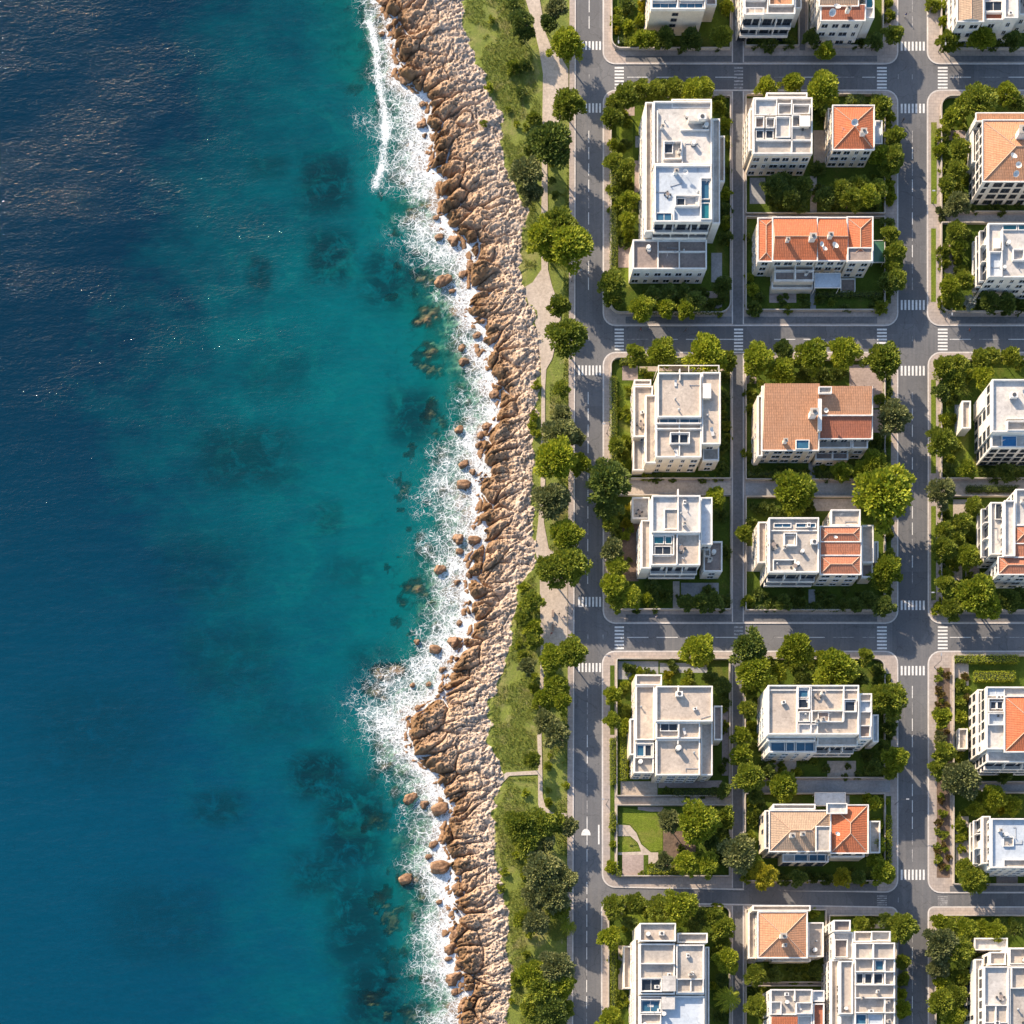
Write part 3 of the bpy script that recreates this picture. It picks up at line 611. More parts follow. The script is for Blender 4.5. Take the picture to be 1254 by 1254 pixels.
# ---------------------------------------------------------------- parcels with their garden walls
PAR = [ # x0,y0,x1,y1, radii, label
 (748,-200,894.5,62,(2,2,3,12),'cream garden wall round the blank-fronted block at the top edge'),
 (911.5,-200,978,59,2,'narrow garden wall round the orange-patched house at the top edge'),
 (987.5,-200,1081,59,(2,2,10,2),'garden wall round the red-roofed house at the top edge'),
 (1151,-200,1500,62,(2,2,2,12),'garden wall round the beige-tiled house in the top right corner'),
 (747,119,894.5,385,(12,3,14,12),'garden wall round the longest white block beside the left avenue'),
 (912,117,1083,264,(3,12,2,2),'garden wall round the small square red-roofed house and its neighbour'),
 (912,267,1083,382,(2,2,8,2),'garden wall round the long bright red-roofed house'),
 (1151,119,1500,262,(14,2,2,2),'garden wall round the orange hipped house by the right edge'),
 (1151,274,1500,384,(2,2,2,12),'garden wall round the glass-balcony block by the right edge'),
 (747,439,895,588,(10,3,2,2),'garden wall round the upper beige-terraced villa beside the left avenue'),
 (747,607,895,748,(2,2,3,12),'garden wall round the lower white villa beside the left avenue'),
 (912,441,1083,589,(3,10,2,2),'garden wall round the salmon-tiled double house'),
 (912,609,1083,749,(2,2,10,2),'garden wall round the half-white half-red block'),
 (1151,441,1500,588,(14,2,2,2),'garden wall round the white block with the rooftop pool'),
 (1151,608,1500,749,(2,2,2,12),'garden wall round the curved white block with red roofs'),
 (754,807,893.5,976,(3,3,2,2),'garden wall round the large beige villa below the third street'),
 (754,986,893.5,1074,(2,2,3,3),'wall round the house-less garden with a bright lawn'),
 (911,807,1083,954,(3,12,2,2),'garden wall round the wide white block with blue glazing'),
 (911,972,1083,1080,(2,2,10,2),'garden wall round the beige and red hipped house'),
 (1166,803,1500,959,(2,2,2,2),'garden wall round the white block with an orange roof panel'),
 (1166,971,1500,1084,(2,2,2,2),'garden wall round the small bright white block at right'),
 (744,1110,893.5,1500,(6,10,2,2),'garden wall round the stepped grey-white block at the bottom edge'),
 (912,1114,1011,1204,(2,2,2,2),'garden wall round the small orange hipped house'),
 (912,1207,1011,1500,2,'garden wall round the cut-off white house at the bottom edge'),
 (1014,1121,1097,1500,(2,8,2,2),'garden wall round the gridded roof-terrace block'),
 (1144,1121,1500,1500,(4,2,2,2),'garden wall round the white block in the bottom right corner')]
for (x0_, y0_, x1_, y1_, r_, lab) in PAR:
    rr = (r_,)*4 if isinstance(r_, (int, float)) else r_
    rs('garden', x0_, y0_, x1_, y1_, .136, 'lawn', rr)
    k = MB(); t_ = 1.3; k.ring(rrect(x0_, y0_, x1_, y1_, rr), rrect(x0_+t_, y0_+t_, x1_-t_, y1_-t_, tuple(max(q-t_, 0) for q in rr)), .1, 1.15, 'wall_stone')
    tag(k.build('garden_wall'), lab, 'garden wall', 'garden walls round the plots')
# paved patches, lawns and paths within the plots (x0,y0,x1,y1,material)
PATCH = [(762,131,777,142,'patio_pink'),(778,148,789,166,'lawn_bright'),(778,167,789,181,'patio_grey'),(777,197,790,236,'patio_pink'),(757,301,772,328,'patio_pink'),(757,329,780,352,'lawn_bright'),(871,310,884,346,'patio_grey'),(865,357,884,378,'patio_pink'),
 (758,150,775,300,'lawn_bright'),(918,218,937,250,'patio_grey'),(914,121,930,216,'path_pale'),(996,160,1011,200,'path_pale'),(992,216,1000,262,'path_pale'),(1031,342,1047,361,'deck_brown'),(992,344,999,380,'patio_grey'),(942,355,975,371,'patio_pink'),(1069,121,1080,130,'patio_pink'),
 (762,448,781,466,'patio_pink'),(783,449,894,455,'path_pale'),(758,470,772,580,'lawn_bright'),(990,566,998,588,'patio_grey'),(1040,447,1081,500,'patio_pink'),(1069,502,1081,530,'patio_pink'),(913,445,926,470,'patio_pink'),
 (995,611,1052,626,'path_pale'),(824,712,832,747,'path_pale'),(834,714,880,731,'patio_grey'),(762,640,782,712,'soil'),(990,722,998,748,'patio_grey'),(913,669,924,700,'patio_grey'),
 (757,810,806,832,'patio_grey'),(808,812,866,824,'patio_grey'),(774,840,779,870,'patio_grey'),(760,957,805,976,'path_pale'),(806,956,884,965,'patio_pink'),(781,988,812,994,'patio_pink'),(762,1047,788,1072,'patio_pink'),(794,1044,806,1059,'path_pale'),(812,1018,852,1070,'soil'),(884,866,892,950,'patio_pink'),
 (756,900,769,956,'lawn_bright'),(1013,932,1048,952,'path_pale'),(937,924,975,945,'path_pale'),(996,800+8,1056,838,'lawn'),(1000,974,1040,988,'patio_grey'),
 (1153,160,1182,172,'patio_pink'),(1169,496,1183,530,'patio_grey'),(1169,530,1186,566,'lawn_bright'),(1155,690,1178,716,'path_pale'),(1182,693,1199,712,'patio_pink'),(1167,612,1184,644,'path_pale'),(1168,812,1186,840,'path_pale'),(1172,893,1186,918,'path_pale'),(1170,1000,1186,1060,'path_pale'),(1220,1070,1246,1083,'deck_brown'),(1184,1070,1216,1082,'lawn'),(1152,300,1170,340,'patio_pink'),
 (1030,1200+14,1030.5,1214.5,'soil'),(1066,1128,1083,1137,'path_pale'),(757,1158,770,1212,'path_pale'),(764,1120,790,1135,'lawn_bright'),(940,1185,990,1200,'lawn'),(915,1110,925,1180,'path_pale')]
for i, (a, b1, c_, d_, mm) in enumerate(PATCH): rs('lawn' if 'lawn' in mm else 'bed' if mm == 'soil' else 'patio', a, b1, c_, d_, .141+.004*(i % 5), mm)
sheet('lawn', [P(x, y) for x, y in [(763,989),(809,996),(811,1015),(811,1041),(797,1043),(787,1034),(781,1020),(772,1010),(763,1008)]][::-1], .150, 'lawn_bright')
sheet('lawn', [P(x, y) for x, y in [(756,1026),(772,1025),(780,1033),(784,1042),(756,1044)]][::-1], .152, 'lawn_bright')
sheet('path', [P(x, y) for x, y in [(757,1010),(771,1011),(779,1020),(785,1034),(797,1044),(797,1047),(757,1047),(757,1044),(785,1043),(781,1032),(772,1024),(757,1024)]][::-1], .148, 'path_pale')
# paths between the plots
for (a, b1, c_, d_, mm) in [(749,591,895,605,'path_pale'),(913,592,1090,606.5,'patio_grey'),(1153,591,1400,606,'path_pale'),(1153,264,1400,272,'patio_grey'),(749,977.5,895,984.5,'path_pale'),(913,956,1090,970,'patio_grey'),(1167,961,1400,969,'patio_grey')]:
    rs('path', a, b1, c_, d_, .127, mm)
# verge beds along the pavements of the two avenues
for (a, b1, c_, d_, mm) in [(1085,135,1091,250,'lawn'),(1085,275,1091,372,'lawn'),(1085,455,1091,585,'lawn'),(1085,615,1091,735,'lawn'),(1085,825,1091,950,'lawn'),(1085,975,1091,1065,'lawn'),(1140,150,1147,250,'lawn_bright'),(1140,280,1146,370,'lawn_bright'),(1140,465,1146,580,'lawn_bright'),(1140,620,1146,735,'lawn_bright'),(1147,818,1163,1075,'soil'),(747,815,752.5,900,'lawn'),(747,905,752.5,1070,'lawn')]:
    rs('verge', a, b1, c_, d_, .13, mm)
# ---------------------------------------------------------------- windows, roof fittings
_wc = {}
def window_mesh(w, h, style):
    key = (round(w, 1), round(h, 1), style)
    if key not in _wc:
        k = MB(); w2, h2 = w/2, h/2; f = .09; fr = 'dark_metal' if style == 'dark' else 'trim_white'; gl = {'win': 'glass_dark', 'dark': 'glass_dark', 'blue': 'glass_blue', 'door': 'glass_dark'}[style]
        # local: wall plane y=0, outward -y
        k.box(-w2, -.015, -h2, w2, .0, h2, gl)
        k.box(-w2-f, -.10, h2, w2+f, 0, h2+f, fr); k.box(-w2-f, -.16, -h2-f, w2+f, 0, -h2, fr)
        k.box(-w2-f, -.10, -h2, -w2, 0, h2, fr); k.box(w2, -.10, -h2, w2+f, 0, h2, fr); k.box(-.035, -.05, -h2, .035, 0, h2, fr)
        _wc[key] = k.mesh('window')
    return _wc[key]
def shared(name, builder):
    if name not in _wc: k = MB(); builder(k); _wc[name] = k.mesh(name)
    return _wc[name]
def b_ac(k):
    k.box(-.55, -.4, .12, .55, .4, .85, 'trim_white'); k.cyl(0, 0, .85, .9, .3, .3, 'dark_metal', 10); k.box(-.5, -.3, 0, -.4, .3, .12, 'dark_metal'); k.box(.4, -.3, 0, .5, .3, .12, 'dark_metal')
def b_vent(k): k.cyl(0, 0, 0, .7, .16, .16, 'metal', 8); k.cyl(0, 0, .7, .95, .3, .1, 'metal', 8)
def b_chim(k): k.box(-.4, -.3, -.6, .4, .3, 1.0, 'trim_white'); k.box(-.5, -.4, 1.0, .5, .4, 1.12, 'wall_stone'); k.box(-.2, -.12, 1.12, .2, .12, 1.3, 'dark_metal')
def b_dish(k):
    k.cyl(0, 0, 0, .9, .05, .05, 'metal', 6)
    n = 10
    for r0, r1, z0, z1 in ((0.01, .3, .85, .92), (.3, .55, .92, 1.1)):
        for i in range(n):
            a, b_ = i*2*math.pi/n, (i+1)*2*math.pi/n
            def q(r, t, z): return (r*math.cos(t), r*math.sin(t)*.8-(z-.9)*.9, z+.35*r*math.sin(t))
            k.face([q(r0, a, z0), q(r0, b_, z0), q(r1, b_, z1), q(r1, a, z1)], 'trim_white')
def b_ant(k): k.box(-.03, -.03, 0, .03, .03, 2.6, 'metal'); k.box(-.6, -.02, 2.3, .6, .02, 2.34, 'metal'); k.box(-.4, -.02, 1.9, .4, .02, 1.94, 'metal')
def b_pipe(k): k.box(-1.6, -.06, 0, 1.6, .06, .14, 'metal'); k.box(1.5, -.06, 0, 1.62, .8, .14, 'metal'); k.cyl(-1.5, 0, 0, .5, .12, .12, 'metal', 6)
def b_tank(k): k.cyl(0, 0, .2, 1.2, .5, .5, 'trim_white', 12); k.box(-.5, -.5, 0, .5, .5, .2, 'dark_metal')
def b_lounge(k): k.box(-.35, -.9, .2, .35, .4, .32, 'cloth_white'); k.face([(-.35, .4, .32), (.35, .4, .32), (.35, .9, .75), (-.35, .9, .75)], 'cloth_white'); k.box(-.3, -.85, 0, -.24, .4, .2, 'dark_metal'); k.box(.24, -.85, 0, .3, .4, .2, 'dark_metal')
def b_table(k): k.cyl(0, 0, 0, .68, .05, .05, 'dark_metal', 6); k.cyl(0, 0, .68, .73, .5, .5, 'deck_brown', 12); [k.box(a-.2, b_-.2, 0, a+.2, b_+.2, .45, 'dark_metal') for a, b_ in ((.85, 0), (-.85, 0), (0, .85), (0, -.85))]
FIT = dict(air_conditioner=b_ac, roof_vent=b_vent, chimney=b_chim, satellite_dish=b_dish, antenna=b_ant, pipe=b_pipe, water_tank=b_tank, sun_lounger=b_lounge, table=b_table)

class Building:
    def __init__(s, label, vols, ext=(), wall='white_wall', name='house', cat='house', seed=1, clutter=1.0, wstyle='win'):
        s.r = random.Random(seed); s.wall = wall; s.ws = wstyle; s.vols = []
        fp = [R(v[1], v[2], v[3], v[4], v[5]) for v in vols]
        X0 = min(f[0] for f in fp); Y0 = min(f[1] for f in fp); X1 = max(f[2] for f in fp); Y1 = max(f[3] for f in fp)
        s.cx, s.cy = (X0+X1)/2, (Y0+Y1)/2
        s.root = empty(name, (s.cx, s.cy, 0), label, cat, 'apartment buildings and villas along the coast')
        s.nwin = 0
        for i, v in enumerate(vols):
            e = .012*((i*7) % 5); f = fp[i]; s.vols.append((f[0]+e, f[1]+e, f[2]-e, f[3]-e, v[5]-.035*((i*3) % 4), v))
        for v in s.vols: s.volume(v)
        for sd_ in 'SWEN':
            for v in s.vols: s.windows(v, sd_)
        for x in ext: s.extra(x)
        for v in s.vols:
            if v[5][0] == 'F' and clutter: s.clutter(v, clutter)
    def mb(s): return MB(s.cx, s.cy)
    def volume(s, v):
        x0, y0, x1, y1, h, d = v; kind = d[0]; k = s.mb()
        wall = d[7].get('wall', s.wall) if len(d) > 7 else s.wall
        k.box(x0, y0, 0, x1, y1, h, wall)
        body = k.build('wall', s.root)
        # plinth band
        if kind == 'F':
            ph = d[7].get('par', .75) if len(d) > 7 else .75
            t = .26; o = .035; k = s.mb()
            k.box(x0-o, y0-o, h-.22, x1+o, y0+t, h+ph, 'trim_white'); k.box(x0-o, y1-t, h-.22, x1+o, y1+o, h+ph, 'trim_white')
            k.box(x0-o, y0+t, h-.22, x0+t, y1-t, h+ph, 'trim_white'); k.box(x1-t, y0+t, h-.22, x1+o, y1-t, h+ph, 'trim_white')
            k.build('parapet', s.root)
            k = s.mb(); k.box(x0+t, y0+t, h-.1, x1-t, y1-t, h+.03, d[6]); k.build('roof_deck', s.root)
        else:
            tl = d[6]; o = .28; k = s.mb()
            # flat eaves board, then the tiled slopes
            k.box(x0-o, y0-o, h, x1+o, y1+o, h+.16, 'trim_white'); k.build('eaves', s.root)
            a0, b0, a1, b1 = x0-.02, y0-.02, x1+.02, y1+.02; z = h+.17; w, q = a1-a0, b1-b0
            pit = .30; k = s.mb(); cap = s.mb()
            def ridge(p, r_):
                dx, dy = r_[0]-p[0], r_[1]-p[1]; n = math.hypot(dx, dy) or 1; ux, uy = -dy/n*.11, dx/n*.11
                cap.face([(p[0]-ux, p[1]-uy, p[2]+.03), (r_[0]-ux, r_[1]-uy, r_[2]+.03), (r_[0], r_[1], r_[2]+.15), (p[0], p[1], p[2]+.15)], 'ridge')
                cap.face([(p[0]+ux, p[1]+uy, p[2]+.03), (r_[0]+ux, r_[1]+uy, r_[2]+.03), (r_[0], r_[1], r_[2]+.15), (p[0], p[1], p[2]+.15)], 'ridge')
            A_, B_, C_, D_ = (a0, b0, z), (a1, b0, z), (a1, b1, z), (a0, b1, z)
            if kind == 'H':
                m_ = min(w, q)/2; zz = z+m_*pit
                if w >= q: r1_, r2_ = (a0+m_, (b0+b1)/2, zz), (a1-m_-.02, (b0+b1)/2, zz)
                else: r1_, r2_ = ((a0+a1)/2, b0+m_, zz), ((a0+a1)/2, b1-m_-.02, zz)
                if w >= q:
                    k.face([A_, B_, r2_, r1_], tl); k.face([C_, D_, r1_, r2_], tl); k.face([D_, A_, r1_], tl+'_x'); k.face([B_, C_, r2_], tl+'_x')
                    for p, r_ in ((A_, r1_), (D_, r1_), (B_, r2_), (C_, r2_)): ridge(p, r_)
                else:
                    k.face([A_, B_, r1_], tl); k.face([C_, D_, r2_], tl); k.face([D_, A_, r1_, r2_], tl+'_x'); k.face([B_, C_, r2_, r1_], tl+'_x')
                    for p, r_ in ((A_, r1_), (B_, r1_), (D_, r2_), (C_, r2_)): ridge(p, r_)
                ridge(r1_, r2_)
            elif kind == 'G':      # ridge along x
                zz = z+q/2*pit; r1_, r2_ = (a0, (b0+b1)/2, zz), (a1, (b0+b1)/2, zz)
                k.face([A_, B_, r2_, r1_], tl); k.face([C_, D_, r1_, r2_], tl); k.face([D_, A_, r1_], s.wall); k.face([B_, C_, r2_], s.wall); ridge(r1_, r2_)
            elif kind == 'V':      # ridge along y
                zz = z+w/2*pit; r1_, r2_ = ((a0+a1)/2, b0, zz), ((a0+a1)/2, b1, zz)
                k.face([D_, A_, r1_, r2_], tl+'_x'); k.face([B_, C_, r2_, r1_], tl+'_x'); k.face([A_, B_, r1_], s.wall); k.face([C_, D_, r2_], s.wall); ridge(r1_, r2_)
            elif kind == 'S':      # single slope, high side north
                zz = z+q*.16; k.face([A_, B_, (a1, b1, zz), (a0, b1, zz)], tl); k.face([C_, D_, (a0, b1, zz), (a1, b1, zz)], s.wall)
                k.face([D_, A_, (a0, b1, zz)], s.wall); k.face([B_, C_, (a1, b1, zz)], s.wall)
            roof = k.build('roof', s.root)
            if cap.f: cap.build('ridge_cap', roof)
            k = s.mb(); o2 = .34; t = .24; zt_ = h+.42            # raised white verge round the tiles
            k.box(x0-o2, y0-o2, h-.05, x1+o2, y0-o2+t, zt_, 'trim_white'); k.box(x0-o2, y1+o2-t, h-.05, x1+o2, y1+o2, zt_, 'trim_white')
            k.box(x0-o2, y0-o2+t, h-.05, x0-o2+t, y1+o2-t, zt_, 'trim_white'); k.box(x1+o2-t, y0-o2+t, h-.05, x1+o2, y1+o2-t, zt_, 'trim_white'); k.build('verge', s.root)
    def blocked(s, x, y, z, me):
        return any(v is not me and v[0] < x < v[2] and v[1] < y < v[3] and v[4] > z for v in s.vols)
    def windows(s, v, side):
        x0, y0, x1, y1, h, d = v; op = d[7] if len(d) > 7 else {}
        if h < 2.8 or op.get('nowin'): return
        n = max(1, int(round((h-.3)/3.0))); sh = (h-.4)/n
        bal = op.get('bal', '')
        for _ in (0,):
            ln = (x1-x0) if side in 'SN' else (y1-y0)
            if ln < 2.6: continue
            if side in op.get('blank', ''): continue
            cnt = max(1, int(ln/(2.35 if side in 'SW' else 3.6)))
            sp = ln/cnt; pat = [s.r.choice(['a', 'a', 'b', 'c']) for _ in range(cnt)]
            for f in range(n):
                zc = f*sh+1.55
                if side in bal and ln > 4: s.balcony(v, side, f*sh+.05, sh)
                for i in range(cnt):
                    if s.nwin >= 96: return
                    pt = pat[i]
                    if pt == 'c' and side != 'S' and s.r.random() < .5: continue
                    w = {'a': 1.45, 'b': 1.9, 'c': .8}[pt]; hh = 1.55; st = s.ws; zz = zc+.05
                    if side in bal: w = min(sp-.5, 1.9); hh = 2.1; zz = f*sh+1.25; st = 'dark'
                    u = (i+.5)*sp
                    if side == 'S': p = (x0+u, y0); rz = 0; o = (0, -.3)
                    elif side == 'N': p = (x0+u, y1); rz = math.pi; o = (0, .3)
                    elif side == 'W': p = (x0, y0+u); rz = -math.pi/2; o = (-.3, 0)
                    else: p = (x1, y0+u); rz = math.pi/2; o = (.3, 0)
                    if s.blocked(p[0]+o[0], p[1]+o[1], zz-.3, v): continue
                    ob = bpy.data.objects.new('window', window_mesh(w, hh, st)); col.objects.link(ob); ob.parent = s.root
                    ob.location = (p[0]-s.cx, p[1]-s.cy, zz); ob.rotation_euler = (0, 0, rz); s.nwin += 1
    def balcony(s, v, side, z, sh):
        x0, y0, x1, y1, h, d = v
        if z < 1: return
        dp_ = 1.15; k = s.mb()
        if side == 'S':
            if s.blocked((x0+x1)/2, y0-.6, z, v): return
            a, b_ = x0+.25, x1-.25
            k.box(a, y0-dp_, z-.18, b_, y0, z, 'trim_white'); k.box(a, y0-dp_, z, b_, y0-dp_+.12, z+.85, 'trim_white'); k.box(a, y0-dp_+.12, z, a+.12, y0, z+.85, 'trim_white'); k.box(b_-.12, y0-dp_+.12, z, b_, y0, z+.85, 'trim_white')
            m_ = int((b_-a)/4.5)
            for i in range(1, m_+1):
                xx = a+(b_-a)*i/(m_+1); k.box(xx-.09, y0-dp_+.12, z, xx+.09, y0, z+sh-.3, 'trim_white')
        elif side == 'W':
            if s.blocked(x0-.6, (y0+y1)/2, z, v): return
            a, b_ = y0+.4, y1-.4
            k.box(x0-dp_, a, z-.18, x0, b_, z, 'trim_white'); k.box(x0-dp_, a, z, x0-dp_+.12, b_, z+.85, 'trim_white'); k.box(x0-dp_+.12, a, z, x0, a+.12, z+.85, 'trim_white'); k.box(x0-dp_+.12, b_-.12, z, x0, b_, z+.85, 'trim_white')
            m_ = int((b_-a)/4.5)
            for i in range(1, m_+1):
                yy = a+(b_-a)*i/(m_+1); k.box(x0-dp_+.12, yy-.09, z, x0, yy+.09, z+sh-.3, 'trim_white')
        else: return
        k.build('balcony', s.root)
    def fit(s, kind, x, y, z, rz=0, sc=1):
        o = bpy.data.objects.new(kind, shared(kind, FIT[kind])); col.objects.link(o); o.parent = s.root; o.location = (x-s.cx, y-s.cy, z); o.rotation_euler = (0, 0, rz); o.scale = (sc,)*3
    def extra(s, e):
        kd = e[0]
        if kd == 'fit': x, y = P(e[2], e[3], e[4]); s.fit(e[1], x, y, e[4], s.r.random()*6 if e[1] in ('satellite_dish', 'antenna') else 0, e[5] if len(e) > 5 else 1.2); return
        x0, y0, x1, y1 = R(e[1], e[2], e[3], e[4], e[5]); z = e[5]; k = s.mb()
        if kd == 'sky':            # framed glazing standing on the roof, with its bars
            gl = e[6] if len(e) > 6 else 'glass_dark'
            k.box(x0, y0, z-.1, x1, y1, z+.16, gl); g_ = k.build('skylight', s.root); k = s.mb(); t = .16; zt_ = z+.42
            k.box(x0-t, y0-t, z-.1, x1+t, y0, zt_, 'trim_white'); k.box(x0-t, y1, z-.1, x1+t, y1+t, zt_, 'trim_white'); k.box(x0-t, y0, z-.1, x0, y1, zt_, 'trim_white'); k.box(x1, y0, z-.1, x1+t, y1, zt_, 'trim_white')
            nx_ = max(1, int((x1-x0)/1.7)); ny_ = max(1, int((y1-y0)/2.2))
            for i in range(1, nx_): xx = x0+(x1-x0)*i/nx_; k.box(xx-.05, y0, z+.16, xx+.05, y1, z+.24, 'trim_white')
            for i in range(1, ny_): yy = y0+(y1-y0)*i/ny_; k.box(x0, yy-.05, z+.16, x1, yy+.05, z+.245, 'trim_white')
            k.build('frame', g_)
        elif kd == 'box':          # stair head or plant room
            hh = e[6]; k.box(x0, y0, z-.1, x1, y1, z+hh, s.wall); b_ = k.build('stair_head', s.root); k = s.mb(); k.box(x0-.12, y0-.12, z+hh, x1+.12, y1+.12, z+hh+.14, e[7] if len(e) > 7 else 'trim_white'); k.build('roof_slab', b_)
        elif kd == 'patio':        # roof terrace behind its own low walls
            hh = e[7] if len(e) > 7 else 1.0; t = .2
            k.box(x0, y0, z-.1, x1, y1, z+.07, e[6]); f_ = k.build('terrace_floor', s.root); k = s.mb()
            k.box(x0-t, y0-t, z-.1, x1+t, y0, z+hh, 'trim_white'); k.box(x0-t, y1, z-.1, x1+t, y1+t, z+hh, 'trim_white'); k.box(x0-t, y0, z-.1, x0, y1, z+hh, 'trim_white'); k.box(x1, y0, z-.1, x1+t, y1, z+hh, 'trim_white'); k.build('terrace_wall', s.root)
        elif kd == 'wall':         # partition
            hh = e[6] if len(e) > 6 else .7; t = .13
            if x1-x0 < y1-y0: c_ = (x0+x1)/2; k.box(c_-t, y0, z-.1, c_+t, y1, z+hh, 'trim_white')
            else: c_ = (y0+y1)/2; k.box(x0, c_-t, z-.1, x1, c_+t, z+hh, 'trim_white')
            k.build('partition_wall', s.root)
        elif kd == 'canopy':       # thin slab on posts; e[6] material
            k.box(x0, y0, z-.15, x1, y1, z, e[6]); c_ = k.build('canopy', s.root); k = s.mb()
            for a in (x0+.1, x1-.22):
                for b_ in (y0+.1, y1-.22): k.box(a, b_, 0 if len(e) < 8 else e[7], a+.12, b_+.12, z-.15, 'trim_white')
            t = .12; k.box(x0-t, y0-t, z-.2, x1+t, y0, z+.1, 'trim_white'); k.box(x0-t, y1, z-.2, x1+t, y1+t, z+.1, 'trim_white'); k.box(x0-t, y0, z-.2, x0, y1, z+.1, 'trim_white'); k.box(x1, y0, z-.2, x1+t, y1, z+.1, 'trim_white'); k.build('frame', c_)
        elif kd == 'pergola':      # open beams
            zb_ = e[6]; k.box(x0, y0, z-.15, x0+.18, y1, z, 'trim_white'); k.box(x1-.18, y0, z-.15, x1, y1, z, 'trim_white'); k.box(x0+.18, y0, z-.15, x1-.18, y0+.18, z, 'trim_white'); k.box(x0+.18, y1-.18, z-.15, x1-.18, y1, z, 'trim_white')
            n_ = max(2, int((x1-x0)/(e[7] if len(e) > 7 else 2.0)))
            for i in range(1, n_): xx = x0+(x1-x0)*i/n_; k.box(xx-.07, y0+.18, z-.13, xx+.07, y1-.18, z-.01, 'trim_white')
            for a in (x0+.03, x1-.15):
                for b_ in (y0+.03, y1-.15): k.box(a, b_, zb_, a+.12, b_+.12, z-.15, 'trim_white')
            k.build('pergola', s.root)
    def clutter(s, v, c):
        x0, y0, x1, y1, h, d = v
        if (len(d) > 7 and d[7].get('clean')): return
        ar = (x1-x0)*(y1-y0); n = int(c*ar/22+s.r.random()); z = h+.03
        for _ in range(n):
            if x1-x0 < 3 or y1-y0 < 3: break
            x = s.r.uniform(x0+1.1, x1-1.1); y = s.r.uniform(y0+1.1, y1-1.1)
            if s.blocked(x, y, h+.5, v): continue
            kd = s.r.choice(['air_conditioner', 'air_conditioner', 'roof_vent', 'roof_vent', 'pipe', 'antenna', 'chimney', 'water_tank', 'table', 'sun_lounger'])
            s.fit(kd, x, y, z+(.5 if kd == 'chimney' else 0), s.r.choice([0, math.pi/2, math.pi, .3]), s.r.uniform(.8, 1.15))
plain('ridge', (.62, .42, .30), (.5, .3, .2), s1=1)
F, HP, G_, V_, SH_ = 'F', 'H', 'G', 'V', 'S'
W_, BL, GR, BE, BR = 'deck_white', 'deck_blue', 'deck_grey', 'deck_beige', 'deck_brown'
# ---- top row
h = 10.5
Building('tall cream block with a nearly blank south wall at the top edge', [(F,797,-60,863,13,h,BE,dict(blank='S')),(F,864,-45,877,8,6.5,BR,dict(nowin=1)),(F,786,-60,796,-8,5,BE,dict(nowin=1))],
  [('sky',799,5,828,11,h,'glass_blue'),('sky',832,5,860,11,h,'glass_blue'),('wall',829,-40,830,12,h),('patio',800,-30,826,2,h,'tile_beige'),('patio',833,-30,860,2,h,'tile_beige')], wall='cream_wall', seed=1)
for o_ in [o for o in bpy.data.objects if o.get('label', '').startswith('tall cream block')]:
    for i in range(4):
        w_ = bpy.data.objects.new('window', window_mesh(1.3, .9, 'dark')); col.objects.link(w_); w_.parent = o_; X_, Y_, _, _ = R(797,-60,863,13,h); p_ = P(828, 13, h); w_.location = (p_[0]-o_.location.x, Y_-o_.location.y, 2.2+i*2.3)
Building('white house with an orange-patched roof terrace, cut by the top edge', [(F,911,-60,973,19,h,BE,dict(bal='S')),(F,973,-40,981,12,7.5,GR),(F,911,19.5,936,27,5.4,BR)],
  [('wall',939,-40,940,18,h),('patio',942,-12,970,8,h,'tile_orange'),('patio',914,-14,936,2,h,'deck_blue'),('pergola',913,9,936,18,h+2,h)], seed=2)
Building('white house with a dark red tiled roof, cut by the top edge', [('S',1006,8,1058,25,h,'tile_dark',dict()),('G',1004,-60,1050,7,h+.6,'tile_beige',dict()),(F,1059,-40,1070,24,h-1,W_)],
  [('fit','satellite_dish',1016,20,h+1.2,1.8),('fit','satellite_dish',1023,14,h+1.6,1.6),('fit','chimney',1038,13,h+1.6,1.2),('sky',1060,-10,1068,10,h-1,'glass_teal')], seed=3)
Building('house with a beige tiled roof and dark loggia in the top right corner', [('V',1173,-60,1203,26,h,'tile_beige',dict()),(F,1204.5,-60,1228,26,h-1.2,W_,dict()),('F',1229,-60,1246,24,h-.4,W_,dict()),(F,1247,-40,1300,20,7,GR)],
  [('patio',1206,18,1226,26,h-1.2,'tile_dark'),('sky',1206,3,1226,14,h-1.2,'glass_dark')], seed=4)
# ---- first row
Building('longest white block with stacked flat roofs beside the left avenue',
 [(F,800,126,871,203,13.5,W_,dict()),(F,822,123,871,134,13.0,GR,dict(nowin=1)),(F,801,203.4,871,273,14.2,BL,dict(bal='S')),(F,790,127,799.5,285,10.5,BE,dict(nowin=0)),(F,774.5,295,865,331,7.2,BR,dict(blank='')),(F,872,147,881,275,9.5,W_,dict()),(F,875,168,887,224,5.5,BE,dict(nowin=1)),(F,790,286,797,294,6.0,GR,dict(nowin=1))],
 [('box',842,139,864,152,13.5,1.6,W_),('fit','air_conditioner',859,146,15.3,1.6),('patio',813,176,833,196,13.5,GR),('sky',814,177,823,188,13.6,'glass_dark'),('wall',834.6,176,835.4,201,13.5),('wall',833,160,868,161,13.5),
  ('patio',858,221,870,270,14.2,'glass_blue',1.0),('sky',859,250,868,270,14.3,'glass_teal'),('sky',859,222,868,244,14.3,'glass_blue'),('patio',827,242,855,254,14.2,W_),('sky',829,244,838,252,14.3),('sky',804,262,822,271,14.2,'glass_blue'),('wall',824,256,825,272,14.2),('wall',826,240,857,241,14.2),
  ('wall',804.5,137,805,200,13.5),('wall',831,295,832,330,7.2),('wall',805,295,806,330,7.2),('wall',806,309,864,310,7.2),('fit','satellite_dish',839,213,14.5,1.2)], seed=5, name='apartment_block', cat='apartment block')
